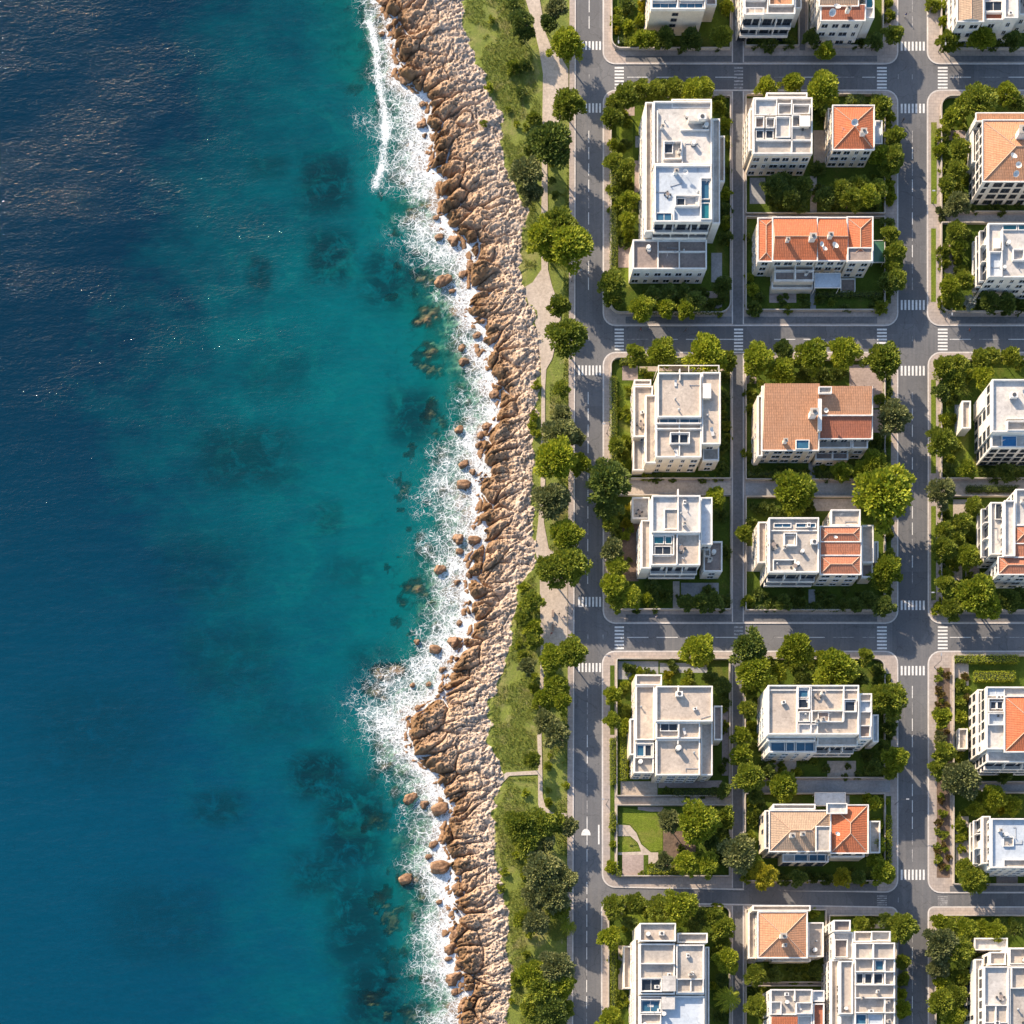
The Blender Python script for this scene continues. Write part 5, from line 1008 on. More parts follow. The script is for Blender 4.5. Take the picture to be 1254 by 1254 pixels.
# zones: (phrase, axis, from-word, [(px,py,r,kind)...])
Z = [
 ('between seaside path and left avenue', 'y', [(681,10,12,'O'),(672,28,11,'D'),(694,54,19,'B'),(696,128,17,'M'),(675,176,25,'D'),(664,288,21,'B'),(696,302,26,'B'),(686,276,22,'M'),(676,306,17,'B'),(684,374,12,'M'),(694,412,22,'M'),(688,476,10,'M'),(688,508,11,'O'),(684,533,20,'O'),(706,536,10,'O'),(681,562,24,'B'),(712,568,11,'B'),(675,612,21,'O'),(694,656,18,'B'),(677,697,20,'M'),(698,692,20,'M'),(700,799,17,'M'),(677,806,17,'B'),(680,838,14,'B'),(688,858,14,'B'),(668,855,12,'B'),(668,884,14,'O'),(680,898,16,'O')]),
 ('on the upper seaside grass', 'y', [(629,3,8,'D'),(638,26,14,'D'),(644,42,10,'D'),(630,80,9,'M'),(655,142,9,'M'),(645,210,19,'O'),(650,236,13,'O'),(642,80,8,'D'),(638,112,7,'D'),(655,182,11,'D')]),
 ('on grass beside the seaside plaza', 'y', [(642,718,7,'B'),(651,737,12,'M'),(641,757,9,'M'),(653,768,9,'B'),(653,785,10,'M'),(646,816,10,'O'),(640,800,7,'M'),(654,842,7,'M'),(652,931,9,'M'),(660,862,7,'M')]),
 ('in the grove left of lower avenue', 'y', [(638,1010,18,'M'),(646,1030,16,'M'),(662,1010,17,'M'),(681,1008,12,'M'),(696,1012,11,'O'),(664,1032,14,'O'),(664,1068,22,'O'),(686,1076,18,'O'),(676,1096,20,'O'),(656,1098,14,'O'),(656,1128,16,'O'),(640,1126,11,'M'),(697,1135,9,'P'),(680,1186,20,'O'),(653,1194,18,'B'),(686,1206,18,'B'),(664,1212,20,'M'),(652,1236,14,'M'),(676,1240,20,'D'),(692,1236,10,'M'),(684,1112,14,'M'),(632,1200,9,'M')]),
 ('round the blank cream block at top', 'x', [(758,51,6,'D'),(757,23,9,'B'),(770,30,9,'B'),(775,48,9,'M'),(786,48,11,'B'),(799,50,10,'B'),(815,48,12,'D'),(846,48,13,'D'),(884,44,13,'M'),(890,6,9,'B'),(789,6,9,'Y'),(785,22,7,'B'),(768,5,9,'D'),(868,18,6,'Y')]),
 ('in gardens cut by the top edge', 'x', [(1010,62,11,'B'),(995,46,10,'D'),(928,48,9,'D'),(945,52,9,'D'),(1072,51,10,'D'),(1094,42,12,'M'),(1090,18,8,'M'),(1088,2,7,'M'),(1055,50,8,'D'),(966,50,8,'D')]),
 ('in the top right corner garden', 'x', [(1161,51,12,'M'),(1175,50,9,'B'),(1202,46,15,'B'),(1155,25,7,'B'),(1143,3,9,'M'),(1220,52,9,'D'),(1240,50,10,'D'),(1154,5,7,'B')]),
 ('north of the longest white block', 'x', [(767,117,16,'M'),(752,125,10,'M'),(784,112,13,'M'),(802,113,13,'M'),(811,108,11,'M'),(826,109,13,'M'),(849,113,15,'B'),(862,109,13,'B'),(880,128,9,'M')]),
 ('west of the longest white block', 'y', [(750,144,12,'M'),(763,140,8,'M'),(750,176,7,'B'),(761,180,6,'M'),(752,199,11,'M'),(765,207,12,'M'),(768,222,8,'M'),(753,230,9,'M'),(770,246,11,'B'),(756,252,9,'M'),(769,268,10,'B'),(757,283,7,'M'),(768,288,9,'B'),(749,346,16,'M'),(752,364,12,'M')]),
 ('south of the longest white block', 'x', [(786,378,14,'B'),(815,376,10,'B'),(839,379,11,'B'),(884,350,13,'D'),(800,361,10,'D'),(817,358,10,'D'),(835,358,10,'D'),(852,368,12,'D'),(872,372,8,'D')]),
 ('east of the longest white block', 'y', [(883,122,8,'M'),(888,150,8,'B'),(876,156,6,'B'),(890,172,7,'M'),(890,236,8,'B'),(888,256,9,'D'),(889,290,8,'D'),(889,270,8,'M')]),
 ('north of the grey partitioned block', 'x', [(939,106,12,'B'),(970,104,14,'B'),(1008,109,18,'B')]),
 ('round the small square red-roofed house', 'x', [(1046,124,8,'M'),(1079,130,12,'M'),(1088,140,9,'M'),(1066,126,6,'D'),(1096,167,11,'M'),(1078,191,12,'B'),(1095,192,14,'M'),(1088,205,11,'M'),(1006,140,8,'D'),(1004,205,9,'D'),(1000,128,9,'M')]),
 ('in the grove behind the long red roof', 'x', [(950,229,13,'D'),(967,242,14,'D'),(982,230,13,'D'),(960,222,10,'D'),(977,249,10,'D'),(948,248,8,'D'),(1004,232,9,'D'),(1012,242,12,'D'),(1030,232,13,'M'),(1042,243,14,'M'),(1052,227,11,'M'),(1062,240,15,'B'),(1075,232,12,'M'),(1090,226,9,'B'),(1090,240,8,'B'),(1020,252,8,'D'),(1072,252,8,'D')]),
 ('east of the long red roof', 'y', [(1090,288,11,'M'),(1087,272,8,'D'),(1097,309,13,'M'),(1086,322,8,'M'),(1097,341,13,'M'),(1087,348,12,'D'),(1079,374,9,'M'),(1094,328,10,'M')]),
 ('west of the long red roof', 'y', [(922,352,8,'B'),(924,376,9,'D'),(918,338,6,'B'),(931,364,6,'D'),(915,290,5,'M')]),
 ('round the orange hipped house', 'y', [(1199,122,19,'M'),(1180,128,12,'M'),(1233,115,14,'B'),(1213,118,11,'M'),(1165,143,12,'B'),(1157,160,8,'M'),(1175,182,12,'M'),(1153,184,9,'B'),(1164,198,9,'M'),(1172,208,11,'M'),(1160,226,10,'M'),(1172,228,9,'M'),(1173,250,15,'O'),(1156,258,9,'O'),(1181,193,7,'B'),(1150,170,5,'B'),(1246,128,10,'D')]),
 ('round the glass-balcony block', 'y', [(1172,284,13,'M'),(1184,290,7,'D'),(1175,302,10,'B'),(1156,306,9,'M'),(1158,320,7,'M'),(1163,352,13,'B'),(1180,344,12,'M'),(1157,369,9,'M'),(1170,368,10,'M'),(1187,370,8,'W'),(1212,369,13,'D'),(1232,372,11,'D'),(1248,374,9,'D'),(1180,330,8,'M')]),
 ('round the upper beige villa', 'x', [(778,434,12,'M'),(811,432,17,'B'),(865,434,20,'B'),(890,442,11,'M'),(755,545,10,'M'),(768,540,8,'B'),(762,552,8,'M'),(796,461,6,'B'),(885,460,8,'D'),(889,487,7,'D'),(890,520,7,'M'),(888,545,8,'D'),(883,572,8,'D'),(772,570,6,'B'),(760,575,6,'M'),(790,583,5,'B')]),
 ('between the two left avenue villas', 'y', [(745,589,22,'D'),(744,620,14,'D')]),
 ('round the lower white villa', 'x', [(875,611,14,'B'),(747,640,10,'M'),(750,674,12,'O'),(755,694,13,'B'),(751,717,14,'B'),(773,731,13,'B'),(754,738,10,'M'),(793,733,8,'B'),(800,720,9,'D'),(815,728,9,'D'),(767,640,7,'Y'),(884,630,7,'D'),(840,738,9,'D'),(858,738,10,'D'),(876,736,10,'D'),(889,735,8,'D'),(766,655,6,'B'),(889,675,8,'D'),(868,724,8,'D')]),
 ('north of the salmon-tiled house', 'x', [(929,440,19,'B'),(959,430,12,'D'),(994,434,18,'B'),(1034,432,18,'B'),(958,455,16,'B'),(1081,442,20,'M'),(985,455,8,'D'),(1006,455,9,'D'),(1024,456,8,'D')]),
 ('round the salmon-tiled double house', 'x', [(1094,512,18,'O'),(1080,488,8,'M'),(1075,540,9,'D'),(1080,560,9,'D'),(919,480,8,'M'),(920,500,7,'M'),(917,555,8,'M'),(925,575,9,'D'),(1031,578,11,'B'),(1055,577,10,'B'),(1070,567,14,'B'),(948,580,8,'D'),(968,580,8,'D'),(1010,582,7,'D')]),
 ('between salmon-tiled house and half-red block', 'x', [(974,602,23,'B'),(1083,604,31,'B'),(932,622,9,'D'),(920,640,8,'D'),(911,653,10,'M'),(1066,620,9,'D'),(948,625,6,'D'),(990,622,8,'D')]),
 ('round the half-red block', 'x', [(1087,699,18,'B'),(1080,712,12,'M'),(1088,684,10,'M'),(1082,741,13,'D'),(1064,735,11,'D'),(1048,740,9,'D'),(1079,642,10,'D'),(917,735,8,'M'),(929,726,8,'D'),(1090,655,6,'M'),(960,738,9,'D'),(980,738,8,'D'),(1015,738,8,'D'),(1032,740,8,'D'),(945,740,8,'D')]),
 ('round the rooftop pool block', 'y', [(1157,450,14,'M'),(1172,446,13,'M'),(1170,466,12,'M'),(1204,461,12,'B'),(1202,440,11,'M'),(1215,437,10,'M'),(1237,437,12,'M'),(1250,442,9,'M'),(1185,458,9,'M'),(1153,480,10,'D'),(1158,514,9,'B'),(1168,512,6,'M'),(1153,541,15,'M'),(1170,545,8,'M'),(1184,575,11,'B'),(1162,575,8,'D'),(1232,578,11,'D'),(1212,580,8,'D'),(1248,580,9,'D')]),
 ('round the curved white block', 'y', [(1153,603,15,'O'),(1193,620,11,'M'),(1158,629,8,'M'),(1156,650,11,'M'),(1178,640,12,'M'),(1156,672,14,'M'),(1172,662,11,'M'),(1186,682,15,'B'),(1168,690,8,'M'),(1158,717,12,'M'),(1198,728,22,'B'),(1208,740,18,'B'),(1166,745,14,'M'),(1236,735,13,'D'),(1250,730,10,'D'),(1150,745,8,'B'),(1160,702,8,'B')]),
 ('round the large beige villa', 'x', [(855,797,21,'B'),(750,850,10,'B'),(751,882,9,'B'),(768,818,7,'D'),(783,823,6,'B'),(765,838,6,'B'),(818,826,6,'Y'),(841,833,7,'B'),(768,870,7,'M'),(768,890,9,'B'),(885,840,9,'D'),(888,860,7,'D'),(886,968,9,'D'),(870,830,9,'D')]),
 ('in the house-less garden', 'x', [(820,1005,14,'O'),(856,1007,23,'B'),(888,1002,12,'M'),(750,1062,8,'B'),(814,1055,10,'O'),(840,1057,14,'B'),(866,1058,14,'B'),(884,1050,9,'D'),(888,1025,8,'D'),(800,1063,7,'B'),(752,1010,6,'M'),(786,1070,4,'M'),(872,1030,9,'D'),(752,1034,6,'B')]),
 ('on the lane beside the large villa', 'y', [(916,794,21,'D'),(926,822,22,'B'),(918,845,9,'M'),(916,868,10,'M'),(908,903,11,'B'),(908,924,12,'B'),(918,952,18,'M'),(905,1045,20,'O'),(920,888,7,'B'),(922,910,7,'D')]),
 ('north of the wide blue-glazed block', 'x', [(975,796,19,'B'),(1023,820,25,'B'),(1060,804,10,'M'),(953,822,10,'B'),(1012,808,12,'B'),(1052,830,11,'D'),(980,830,8,'D'),(1076,822,8,'D'),(944,810,8,'M')]),
 ('east of the wide blue-glazed block', 'y', [(1088,858,20,'M'),(1074,850,10,'M'),(1089,891,9,'D'),(1096,930,15,'B'),(1080,915,9,'D'),(1090,945,9,'M'),(1070,940,9,'D'),(1062,925,7,'D')]),
 ('round the beige and red house', 'x', [(959,963,18,'B'),(941,945,9,'D'),(976,945,7,'B'),(936,1072,15,'Y'),(1031,1074,10,'Y'),(1080,1068,15,'B'),(1071,985,9,'B'),(1062,978,8,'B'),(1074,1035,9,'B'),(920,1000,8,'M'),(919,1025,8,'M'),(915,1072,8,'B'),(960,1076,8,'D'),(978,1076,9,'D'),(998,1074,8,'D'),(1014,1076,8,'D'),(1050,1074,9,'D'),(1073,1052,9,'B'),(926,975,10,'D'),(1075,1010,8,'B')]),
 ('round the orange-panel block', 'y', [(1153,879,11,'B'),(1156,922,12,'M'),(1178,858,8,'M'),(1178,876,8,'B'),(1178,838,8,'M'),(1148,942,11,'M'),(1179,955,21,'O'),(1165,948,12,'O'),(1196,945,8,'B'),(1152,902,8,'O'),(1230,950,9,'D')]),
 ('round the small bright white block', 'y', [(1217,978,14,'B'),(1194,990,9,'B'),(1240,986,11,'B'),(1200,976,9,'M'),(1192,1078,16,'M'),(1181,1062,10,'M'),(1226,990,7,'Y'),(1176,1010,8,'B'),(1177,1026,7,'B'),(1205,1080,8,'M')]),
 ('round the stepped bottom block', 'x', [(753,1110,15,'M'),(777,1106,11,'M'),(806,1113,15,'M'),(834,1110,20,'B'),(748,1148,12,'B'),(872,1122,12,'M'),(885,1136,14,'M'),(890,1176,14,'B'),(893,1222,16,'P'),(748,1248,13,'B'),(878,1112,8,'M'),(886,1155,9,'M'),(850,1135,9,'D'),(772,1130,9,'D'),(884,1200,9,'D'),(884,1245,8,'D'),(756,1180,6,'M'),(753,1215,6,'M'),(858,1122,10,'D')]),
 ('round the small orange hipped house', 'x', [(926,1194,13,'M'),(926,1232,13,'M'),(948,1194,9,'D'),(1000,1190,9,'D'),(998,1118,6,'B'),(975,1198,8,'D'),(922,1214,8,'D')]),
 ('by the gridded roof-terrace block', 'x', [(1106,1136,16,'M'),(1106,1178,9,'M'),(1105,1235,9,'B'),(1106,1200,8,'M'),(1042,1150,14,'P'),(1054,1131,9,'M'),(1068,1128,7,'M'),(1086,1128,9,'D'),(1105,1216,7,'B')]),
 ('round the bottom right corner block', 'y', [(1153,1158,19,'O'),(1174,1166,18,'M'),(1162,1138,11,'M'),(1184,1138,14,'B'),(1206,1136,9,'B'),(1220,1141,13,'B'),(1150,1186,13,'O'),(1153,1204,9,'B'),(1153,1228,16,'M'),(1171,1220,14,'M'),(1169,1244,13,'B'),(1150,1130,9,'B'),(1244,1138,10,'D'),(1178,1196,10,'M')]),
]
ntree = 0
cutoff = sorted([q[2]+q[1]*1e-6 for z in Z for q in z[2] if q[3] not in 'PW'], reverse=True)[292]
SHR = []                     # low growth: (px, py, r_px, kind, zone phrase, axis)
for (ph, ax, L_) in Z:
    SHR += [(q[0], q[1], q[2]*.95, q[3], ph, ax) for q in L_ if q[3] not in 'PW' and q[2]+q[1]*1e-6 < cutoff]
    L_ = [q for q in L_ if q[3] in 'PW' or q[2]+q[1]*1e-6 >= cutoff]
    for i, (px, py, r, c) in enumerate(sorted(L_, key=lambda q: q[0] if ax == 'x' else q[1])):
        sz = 'small' if r < 12 else 'medium' if r < 16 else 'large' if r < 21 else 'huge'
        nm = ('%s %s%s, %s from %s %s' % (sz, KIND[c][1], '' if c == 'P' else ' tree', ordw(i), 'left' if ax == 'x' else 'top', ph))
        make_tree(px, py, r, c, nm); ntree += 1
print('trees', ntree)

# ---------------------------------------------------------------- shrubs in beds, hedges
def bush_mesh(seed, m): return crown_mesh('foliage', seed, m, 26, 26, .34)
bush = {c_: [bush_mesh(200+i+ord(c_), KIND[c_][0]) for i in range(2)] for c_ in 'BMD'}
bush['R'] = [bush_mesh(400+i, 'leaf_russet') for i in range(2)]; bush['Y'] = [bush_mesh(410, 'leaf_yellow')]
BN = {'B': 'yellow-green', 'M': 'green', 'D': 'dark', 'R': 'russet', 'Y': 'golden'}
def shrubs(ph, x0, y0, x1, y1, n, kinds, rmin=3.2, rmax=5.5):
    pts = []; tries = 0; n = int(n*.8+.5)
    while len(pts) < n and tries < n*40:
        tries += 1; p = (rnd.uniform(x0, x1), rnd.uniform(y0, y1))
        if all((p[0]-q[0])**2+(p[1]-q[1])**2 > 26 for q in pts): pts.append(p)
    for p in pts: SHR.append((p[0], p[1], rnd.uniform(rmin, rmax), rnd.choice(kinds), ph, 'x' if x1-x0 > y1-y0 else 'y'))
SB = [('under the blank cream block wall', 803, 40, 880, 58, 9, 'DDM'), ('in the left top-edge garden', 752, 5, 782, 58, 9, 'BMDY'), ('below the orange-patched house', 915, 44, 975, 56, 8, 'DDM'), ('below the dark red roof house', 992, 44, 1078, 56, 11, 'DDM'), ('below the top right house', 1165, 38, 1250, 58, 11, 'DDMB'),
 ('beside the longest block, avenue side', 757, 150, 774, 300, 20, 'MBD'), ('beside the longest block, lane side', 884, 130, 892, 300, 12, 'MDDB'), ('below the longest block', 775, 354, 888, 381, 24, 'DDDM'),
 ('behind the long red roof', 938, 222, 990, 258, 10, 'DD'), ('in front of the long red roof', 916, 360, 1080, 380, 22, 'DDDM'), ('beside the small red-roofed house', 1070, 180, 1080, 255, 8, 'MD'), ('on the verge east of the small red roof', 1085, 140, 1091, 250, 12, 'MBD'), ('on the verge east of the long red roof', 1085, 276, 1091, 370, 10, 'MD'),
 ('below the orange hipped house', 1190, 247, 1250, 259, 9, 'DD'), ('west of the orange hipped house', 1154, 130, 1185, 258, 20, 'BMM'), ('west of the glass-balcony block', 1154, 278, 1186, 380, 18, 'BMDM'), ('below the glass-balcony block', 1190, 364, 1252, 381, 12, 'DD'),
 ('beside the upper beige villa, avenue side', 755, 465, 772, 582, 14, 'MB'), ('below the upper beige villa', 780, 580, 890, 587, 10, 'DDM'), ('beside the upper beige villa, lane side', 884, 455, 892, 575, 12, 'MD'), ('beside the lower white villa', 756, 620, 772, 712, 10, 'MDY'), ('below the lower white villa', 770, 732, 890, 745, 18, 'DDD'),
 ('behind the salmon-tiled house', 915, 455, 1038, 470, 16, 'DDM'), ('below the salmon-tiled house', 916, 568, 1078, 586, 18, 'DDM'), ('above the half-red block', 916, 612, 990, 628, 9, 'DD'), ('below the half-red block', 916, 724, 1080, 745, 26, 'DDD'), ('on the verge by the salmon house', 1085, 458, 1091, 584, 11, 'MD'), ('on the verge by the half-red block', 1085, 618, 1091, 733, 10, 'MD'),
 ('west of the rooftop pool block', 1154, 450, 1172, 582, 15, 'BMD'), ('west of the curved white block', 1154, 615, 1200, 744, 24, 'BMDM'), ('below the rooftop pool block', 1190, 570, 1250, 585, 10, 'DD'),
 ('north of the large beige villa', 760, 810, 888, 836, 16, 'MBD'), ('west of the large beige villa', 757, 842, 770, 900, 7, 'MB'), ('east of the large beige villa', 884, 830, 891, 950, 10, 'DM'), ('below the large beige villa', 808, 966, 890, 975, 9, 'DD'), ('in the house-less garden', 830, 990, 892, 1070, 16, 'DM'),
 ('north of the wide blue-glazed block', 915, 812, 1080, 836, 22, 'DMD'), ('below the wide blue-glazed block', 925, 930, 1080, 952, 16, 'DDM'), ('west of the wide blue-glazed block', 914, 840, 934, 930, 10, 'BM'), ('on the verge by the wide block', 1085, 828, 1091, 948, 11, 'MD'),
 ('west of the beige and red house', 914, 975, 932, 1070, 11, 'MBD'), ('below the beige and red house', 940, 1064, 1078, 1078, 16, 'DDBY'), ('east of the beige and red house', 1078, 975, 1091, 1065, 11, 'BM'),
 ('in the russet bed north half', 1148, 820, 1163, 935, 20, 'RRRM'), ('in the russet bed south half', 1148, 970, 1163, 1072, 18, 'RRMM'), ('beside the orange-panel block', 1173, 825, 1186, 950, 12, 'BMR'), ('beside the small bright white block', 1173, 975, 1186, 1050, 9, 'BM'), ('above the small bright white block', 1192, 974, 1250, 992, 10, 'BMD'),
 ('west of the stepped grey-white block', 748, 1115, 774, 1250, 18, 'MB'), ('north of the stepped grey-white block', 790, 1112, 888, 1130, 14, 'DM'), ('east of the stepped grey-white block', 872, 1140, 892, 1250, 15, 'DMB'), ('below the small orange house', 918, 1182, 1006, 1202, 13, 'DDM'), ('west of the cut-off white house', 915, 1210, 938, 1250, 7, 'DM'), ('on the kerb by the gridded block', 1100, 1170, 1109, 1250, 8, 'BM'), ('in the bottom right garden', 1148, 1126, 1200, 1250, 18, 'BMD'), ('top of the bottom right garden', 1200, 1124, 1250, 1134, 7, 'BD'),
 ('on the sloping grass near the top', 592, 20, 655, 170, 9, 'MB'), ('at the rocky grass edge mid-coast', 652, 450, 661, 540, 7, 'BM'), ('on the grass beside the plaza', 630, 720, 657, 840, 12, 'MB'), ('on the lower seaside grass', 612, 970, 655, 1120, 12, 'MBD'), ('on the bottom seaside grass', 626, 1130, 650, 1250, 8, 'BM'), ('on the lawn island by the path', 668, 880, 694, 985, 7, 'MBD'), ('under the avenue trees', 673, 185, 696, 262, 6, 'MD')]
for q in SB: shrubs(*q)
SHR.sort(key=lambda q: -q[2]); near, far = SHR[:290], SHR[290:]
BN.update(O='grey-green'); bush['O'] = [bush_mesh(420, 'leaf_olive')]
def shrub_tf(q):
    r = q[2]*S; x, y = P(q[0], q[1], r); return x, y, r, rnd.random()*6.28, (r, r*(.85+.3*rnd.random()), r*(.9+.5*rnd.random()))
zn = {}
for q in near: zn.setdefault((q[4], q[5]), []).append(q)
for (ph, ax), L_ in zn.items():
    for i, q in enumerate(sorted(L_, key=lambda q: q[0] if ax == 'x' else q[1])):
        x, y, r, a, sc = shrub_tf(q); o = bpy.data.objects.new('shrub', rnd.choice(bush[q[3]])); col.objects.link(o); o.location = (x, y, .25); o.rotation_euler = (0, 0, a); o.scale = sc
        tag(o, '%s shrub, %s from %s %s' % (BN[q[3]], ordw(i), 'left' if ax == 'x' else 'top', ph), 'shrub', 'rounded shrubs in the gardens')
# the smallest ground-hugging plants of the beds, past counting
vs, fs, ms, off = [], [], [], 0; kk = list(BN); low = {k_: crown_mesh('low', 300+ord(k_), 'leaf_mid', 16, 20, .42) for k_ in kk[:1]}
bmv = low[kk[0]]; vb = np.array([v.co[:] for v in bmv.vertices]); fb = np.array([p.vertices[:] for p in bmv.polygons])
LM = ['leaf_bright', 'leaf_mid', 'leaf_dark', 'leaf_russet', 'leaf_yellow', 'leaf_olive']; LI = dict(B=0, M=1, D=2, R=3, Y=4, O=5)
for q in far:
    x, y, r, a, sc = shrub_tf(q); c_, s_ = math.cos(a), math.sin(a); w = vb*np.array(sc)
    vs.append(np.stack([w[:, 0]*c_-w[:, 1]*s_+x, w[:, 0]*s_+w[:, 1]*c_+y, w[:, 2]+.25], 1)); fs.append(fb+off); off += len(vb); ms.append(np.full(len(fb), LI[q[3]]))
vs = np.concatenate(vs); fs = np.concatenate(fs); me = bpy.data.meshes.new('ground_cover'); me.vertices.add(len(vs)); me.vertices.foreach_set('co', vs.astype(np.float32).ravel()); me.loops.add(fs.size); me.loops.foreach_set('vertex_index', fs.astype(np.int32).ravel())
me.polygons.add(len(fs)); me.polygons.foreach_set('loop_start', np.arange(0, fs.size, 4, dtype=np.int32))
for m_ in LM: me.materials.append(M[m_])
me.polygons.foreach_set('material_index', np.concatenate(ms).astype(np.int32)); me.update(calc_edges=True); bpy.data.meshes.remove(bmv)
o = bpy.data.objects.new('ground_cover', me); col.objects.link(o); tag(o, kind='stuff')
def hedge(px0, py0, px1, py1, hh, m, label):
    X0, Y0, X1, Y1 = R(px0, py0, px1, py1, hh*.6); w, d = X1-X0, Y1-Y0; r = np.random.RandomState(int(px0*7+py0)); V = []; Fc = []
    n = int((w*d+2*hh*(w+d))*26); ar = [w*d*1.3, hh*w, hh*w, hh*d, hh*d]; ar = np.array(ar)/sum(ar)
    for _ in range(n):
        s_ = r.choice(5, p=ar); a, b_, c = r.rand()*w-w/2, r.rand()*d-d/2, r.rand()*hh
        q = [(a, b_, hh), (a, -d/2, c), (a, d/2, c), (-w/2, b_, c), (w/2, b_, c)][s_]; nn = [(0, 0, 1), (0, -1, .3), (0, 1, .3), (-1, 0, .3), (1, 0, .3)][s_]
        nv = unit(np.array(nn, float)+r.randn(3)*.45); dd = unit(np.cross(nv, r.randn(3))+nv*.5)
        p = np.array(q)+r.randn(3)*.09+np.array([0, 0, .16*math.sin(a*1.3)*math.cos(b_*1.3+a)]); leaf_card(V, Fc, p, dd, nv, .30*(.7+.6*r.rand()), .10)
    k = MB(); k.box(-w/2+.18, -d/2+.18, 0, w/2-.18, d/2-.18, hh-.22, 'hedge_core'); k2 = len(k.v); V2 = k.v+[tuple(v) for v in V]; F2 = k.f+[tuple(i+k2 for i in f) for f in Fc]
    me = bpy.data.meshes.new('hedge'); me.from_pydata(V2, [], F2); me.materials.append(M['hedge_core']); me.materials.append(M[m]); me.polygons.foreach_set('material_index', [0]*len(k.f)+[1]*len(Fc)); me.update()
    o = bpy.data.objects.new('hedge', me); col.objects.link(o); o.location = ((X0+X1)/2, (Y0+Y1)/2, .12); tag(o, label, 'hedge', 'clipped hedges round the gardens')
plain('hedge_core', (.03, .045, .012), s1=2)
HG = [(748,186,755,245,'leaf_mid','green hedge by the avenue, upper part beside the longest white block'),(748,255,755,335,'leaf_mid','green hedge by the avenue, lower part beside the longest white block'),(748,462,754.5,582,'leaf_mid','long hedge by the avenue beside the upper beige villa'),(760,440,776,446,'leaf_mid','short hedge at the street corner above the upper beige villa'),(820,440,846,446,'leaf_dark','dark hedge between street trees above the upper beige villa'),
 (748,618,754,700,'leaf_mid','hedge by the avenue beside the lower white villa'),(748,905,753.5,960,'leaf_bright','bright clipped hedge by the avenue below the large beige villa'),(760,902,768,955,'leaf_bright','square-cut bright hedge strip beside the large beige villa wall'),(748,995,753,1018,'leaf_mid','short hedge beside the house-less garden gate'),(794,1062,834,1070,'leaf_bright','low hedge along the bottom of the house-less garden'),
 (748,1160,754,1240,'leaf_mid','hedge by the avenue beside the stepped grey-white block'),(1169,804,1182,811,'leaf_mid','short hedge at the corner above the orange-panel block'),(1184,803,1246,812,'leaf_bright','long bright hedge on the street above the orange-panel block'),(1193,823,1242,834,'leaf_bright','second bright hedge just above the orange-panel block'),
 (1144,1123,1176,1131,'leaf_bright','hedge on the corner of the bottom right garden'),(1037,118,1058,128,'leaf_dark','dark hedge above the small square red-roofed house'),(1067,118,1080,127,'leaf_mid','short hedge right of the dark hedge above the red-roofed house'),(999,358,1079,364,'leaf_dark','thin dark hedge below the long red roof'),(824,967,890,974,'leaf_dark','dark hedge below the large beige villa'),(916,578,986,584,'leaf_dark','dark hedge below the salmon-tiled house, left half'),(1002,580,1050,586,'leaf_dark','dark hedge below the salmon-tiled house, right half'),
 (1047,1126,1064,1136,'leaf_mid','square hedge beside the gridded roof-terrace block'),(1184,596,1246,602,'leaf_dark','hedge in the path strip below the rooftop pool block'),(1085,1000,1091,1058,'leaf_bright','bright hedge strip east of the beige and red house'),(784,452,792,457,'leaf_bright','tiny clipped hedge at the corner of the upper beige villa'),(922,742,1050,747,'leaf_dark','thin hedge inside the wall below the half-red block'),(755,1066,760,1073,'leaf_mid','stub of hedge at the corner of the brown court'),(784,380,880,384,'leaf_dark','thin hedge inside the wall below the longest white block')]
for q in HG: hedge(*q[:4], 1.5 if 'thin' not in q[5] else 1.0, *q[4:])

# ---------------------------------------------------------------- grass tufts on the seaside strip and lawns: too many to count
def tufts(area_fn, n, seed, m, hgt, name='grass'):
    r = np.random.RandomState(seed); V = []; Fc = []
    pts = area_fn(r, n)
    for x, y in pts:
        a = r.rand()*6.28; q = hgt*(.5+r.rand()); w = .05+.05*r.rand(); d = np.array([math.cos(a), math.sin(a)]); i = len(V); ox, oy = r.randn(2)*q*.6
        V += [(x-d[0]*w, y-d[1]*w, -.1), (x+d[0]*w, y+d[1]*w, -.1), (x+ox, y+oy, q)]; Fc.append((i, i+1, i+2))
    me = bpy.data.meshes.new(name); me.from_pydata(V, [], Fc); me.materials.append(M[m]); me.update(); o = bpy.data.objects.new(name, me); col.objects.link(o); tag(o, kind='stuff'); return o
def coast_area(r, n):
    out = []
    while len(out) < n:
        px, py = r.rand(4000)*130+570, r.rand(4000)*1300-20
        X_ = CX+((px-627)*S-CX); Y_ = (627-py)*S
        lim = np.interp(Y_, iny, inx); nz = fbm(X_*.18, Y_*.18, 4, 5)
        ok = (X_ > lim+.6) & (nz > .43) & (px < 697) & ~((px > 660) & (px < 697) & (py > 675) & (py < 800)) & ~((px > 656) & (px < 673) & (py > 150) & (py < 1000)) & ~((py > 942) & (py < 952))
        ok &= ~((py < 160) & (px > 642+np.clip(py, 0, 160)*.15))& ~((py > 330) & (py < 470) & (px < 690))
        out += list(zip(X_[ok], Y_[ok]))
    return out[:n]
leaf('grass_blade', (.22, .25, .035), (.14, .19, .025), (.34, .31, .08), .25)
tufts(coast_area, 42000, 3, 'grass_blade', .28)
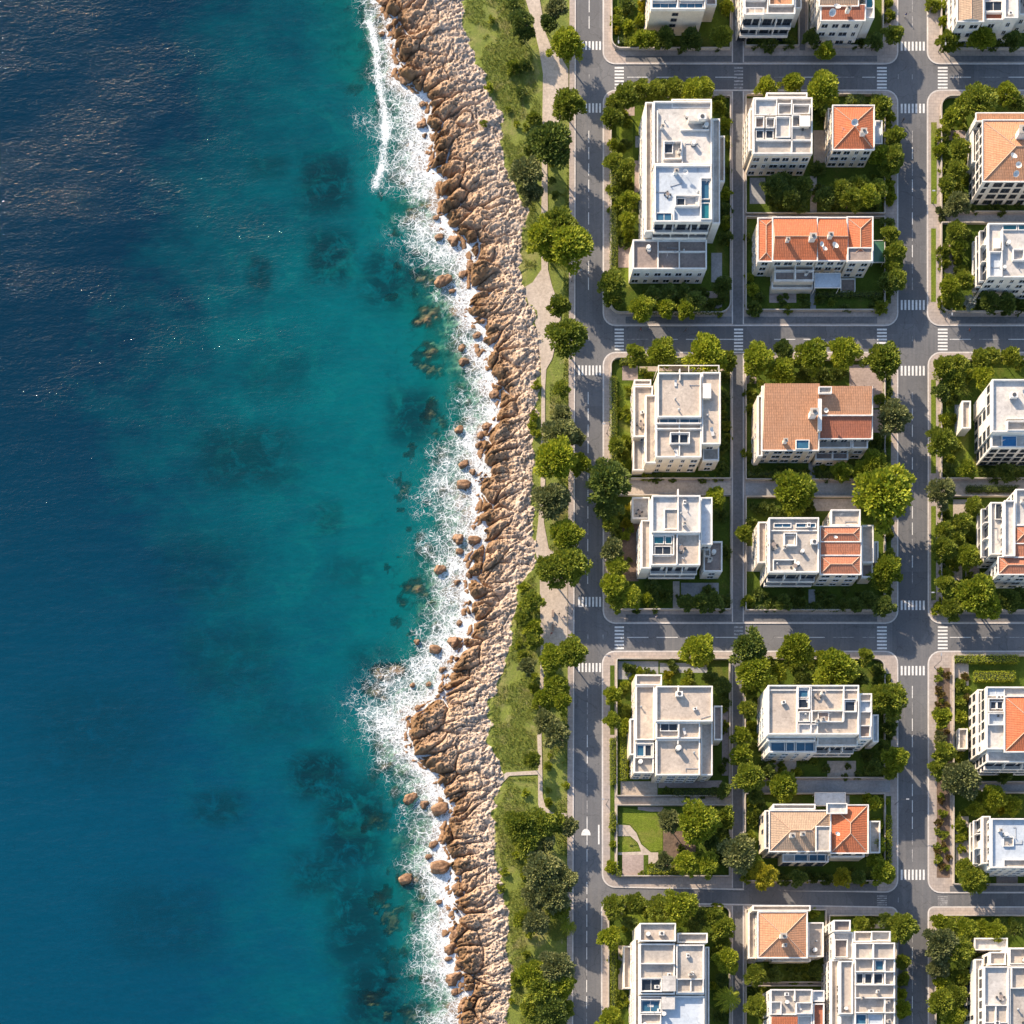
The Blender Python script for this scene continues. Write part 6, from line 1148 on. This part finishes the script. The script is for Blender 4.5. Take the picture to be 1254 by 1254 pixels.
# ---------------------------------------------------------------- street lamps, people, benches
def lamp(px, py, rz, label):
    x, y = P(px, py); t = empty('street_lamp', (x, y, .1), label, 'street lamp', 'street lamps at the kerbs')
    if 'lamp' not in _wc:
        k = MB(); k.cyl(0, 0, 0, .5, .12, .09, 'dark_metal', 8); k.cyl(0, 0, .5, 6.0, .06, .045, 'dark_metal', 8); k.box(0, -.04, 5.9, 1.5, .04, 5.98, 'dark_metal'); _wc['lamp'] = k.mesh('pole')
        k = MB(); k.box(1.1, -.14, 5.98, 1.8, .14, 6.1, 'metal'); k.box(1.18, -.1, 5.94, 1.72, .1, 5.98, 'trim_white'); _wc['lamph'] = k.mesh('lamp_head')
    for n_, m_ in (('pole', 'lamp'), ('lamp_head', 'lamph')):
        o = bpy.data.objects.new(n_, _wc[m_]); col.objects.link(o); o.parent = t; o.rotation_euler = (0, 0, rz)
for q in [(753.5,62,-1.57,'slim dark street lamp at the corner below the top-edge gardens, avenue side'),(1149,64,-1.57,'slim dark street lamp at the pavement corner below the top right garden'),(1142,249,3.14,'slim dark street lamp on the right avenue beside the orange hipped house'),(1157,391,-1.57,'slim dark street lamp at the corner below the glass-balcony block'),(1158,398-5,1.57,None),(1141,735,3.14,'slim dark street lamp beside the curved white block, right avenue'),(1144,817,1.57,'slim dark street lamp at the corner above the russet bed'),(743,531,3.14,'slim dark street lamp beside the upper beige villa hedge'),(742,985,3.14,'slim dark street lamp beside the house-less garden, left avenue'),(700,752,0,'slim dark street lamp on the seaside plaza kerb'),(1096,985,0,'slim dark street lamp east of the beige and red hipped house'),(700,345,0,'slim dark street lamp on the seaside kerb below the twin tree')]:
    if q[3]: lamp(*q)
def person_mesh(seed, top, legs, pose):
    """one continuous body grown over a joint skeleton, then coloured by height"""
    st, arm = pose; r = random.Random(seed)
    J = [(0,0,.95,.13),(0,0,1.15,.13),(0,.01,1.38,.15),(0,.01,1.5,.06),(0,.02,1.60,.09),(0,.03,1.70,.085),
         (-.09,st*.1,.88,.085),(-.10,st*.28,.50,.06),(-.10,st*.34,.09,.045),(-.10,st*.34+.16,.05,.04),
         (.09,-st*.06,.88,.085),(.10,-st*.02,.48,.06),(.10,-st*.34,.10,.045),(.10,-st*.34+.16,.05,.04),
         (-.19,.01,1.40,.06),(-.25,-arm*.12,1.12,.045),(-.25,arm*.12,.88,.035),(-.25,arm*.16,.79,.03),
         (.19,.01,1.40,.06),(.25,arm*.12,1.12,.045),(.25,arm*.30,.90,.035),(.25,arm*.36,.82,.03)]
    E = [(0,1),(1,2),(2,3),(3,4),(4,5),(0,6),(6,7),(7,8),(8,9),(0,10),(10,11),(11,12),(12,13),(2,14),(14,15),(15,16),(16,17),(2,18),(18,19),(19,20),(20,21)]
    me = bpy.data.meshes.new('sk'); me.from_pydata([j[:3] for j in J], E, []); o = bpy.data.objects.new('sk', me); col.objects.link(o)
    sm = o.modifiers.new('s', 'SKIN'); me.skin_vertices[0].data[0].use_root = True
    for i, j in enumerate(J): me.skin_vertices[0].data[i].radius = (j[3], j[3]*.85)
    o.modifiers.new('d', 'SUBSURF').levels = 1
    dg = bpy.context.evaluated_depsgraph_get(); ev = bpy.data.meshes.new_from_object(o.evaluated_get(dg)); ev.name = 'person'; bpy.data.objects.remove(o)
    ev.materials.clear()
    for m_ in (top, legs, 'skin', 'cloth_dark'): ev.materials.append(M[m_])
    for p in ev.polygons:
        z = p.center.z; x = abs(p.center.x); p.use_smooth = True
        p.material_index = 3 if z < .11 else 1 if z < .98 and x < .2 else 2 if z > 1.47 or (x > .2 and z < 1.15) else 0
    return ev
hair = MB(); hair.cyl(0, .0, 1.64, 1.76, .115, .10, 'hair', 10); hair.cyl(0, 0, 1.76, 1.82, .10, .03, 'hair', 10); hm = hair.mesh('hair')
PM = [person_mesh(1, 'cloth_white', 'cloth_blue', (1, 1)), person_mesh(2, 'cloth_red', 'cloth_dark', (-1, 1)), person_mesh(3, 'cloth_blue', 'cloth_white', (0, 0)), person_mesh(4, 'cloth_dark', 'cloth_dark', (1, -1))]
DR = ['white top and blue trousers', 'red top and dark trousers', 'blue top and white trousers', 'dark clothes']
for (px, py, k, rz, wh) in [(684,753.5,3,.4,'walking on the seaside plaza, topmost there'),(690,757,0,1.2,'walking near the plaza top'),(681,767,2,2.0,'standing in the middle of the seaside plaza'),(675,777,1,3.0,'walking at the left bottom of the seaside plaza'),
   (784,405,1,1.5,'on the second street, leftmost'),(795,404,0,1.6,'on the second street, second from left'),(839,406,3,1.5,'alone mid-way along the second street'),(803,757,0,.5,'on the pavement above the third street'),(701,1140,3,0,'on the seaside pavement beside the lower grove'),(1108,21,2,.3,'crossing the right avenue near the top edge'),(1186,406,1,1.2,'on the second street, rightmost'),(1105,149,3,2.4,'below second crosswalk of the right avenue')]:
    x, y = P(px, py); z = .12 if (px > 738 and (py < 79 or 752 < py < 764)) or px < 704 else -.02
    if px in (784, 795, 839, 1186, 1105, 1108): z = -.02
    t = empty('person', (x, y, z), 'person in %s %s' % (DR[k], wh), 'person', 'people out in the streets'); t.rotation_euler = (0, 0, rz)
    o = bpy.data.objects.new('body', PM[k]); col.objects.link(o); o.parent = t
    o = bpy.data.objects.new('hair', hm); col.objects.link(o); o.parent = t; o.location = (0, .01, 0)
# plaza benches
def bench(px, py, rz, lab):
    x, y = P(px, py); t = empty('bench', (x, y, .06), lab, 'bench', 'benches on the seaside plaza'); t.rotation_euler = (0, 0, rz)
    k = MB(); k.box(-.9, -.22, .40, .9, .22, .46, 'deck_brown'); k.build('seat', t, None)
    k = MB(); k.box(-.9, .22, .46, .9, .28, .9, 'deck_brown'); k.build('backrest', t)
    for sx_ in (-.75, .69): k = MB(); k.box(sx_, -.2, 0, sx_+.06, .26, .40, 'dark_metal'); k.build('leg', t)
bench(676.5, 752, -1.57, 'brown slatted bench on the seaside plaza, upper of two at the grass edge'); bench(676.5, 769, -1.57, 'brown slatted bench on the seaside plaza, lower of two at the grass edge')
print('objects', len(bpy.data.objects))
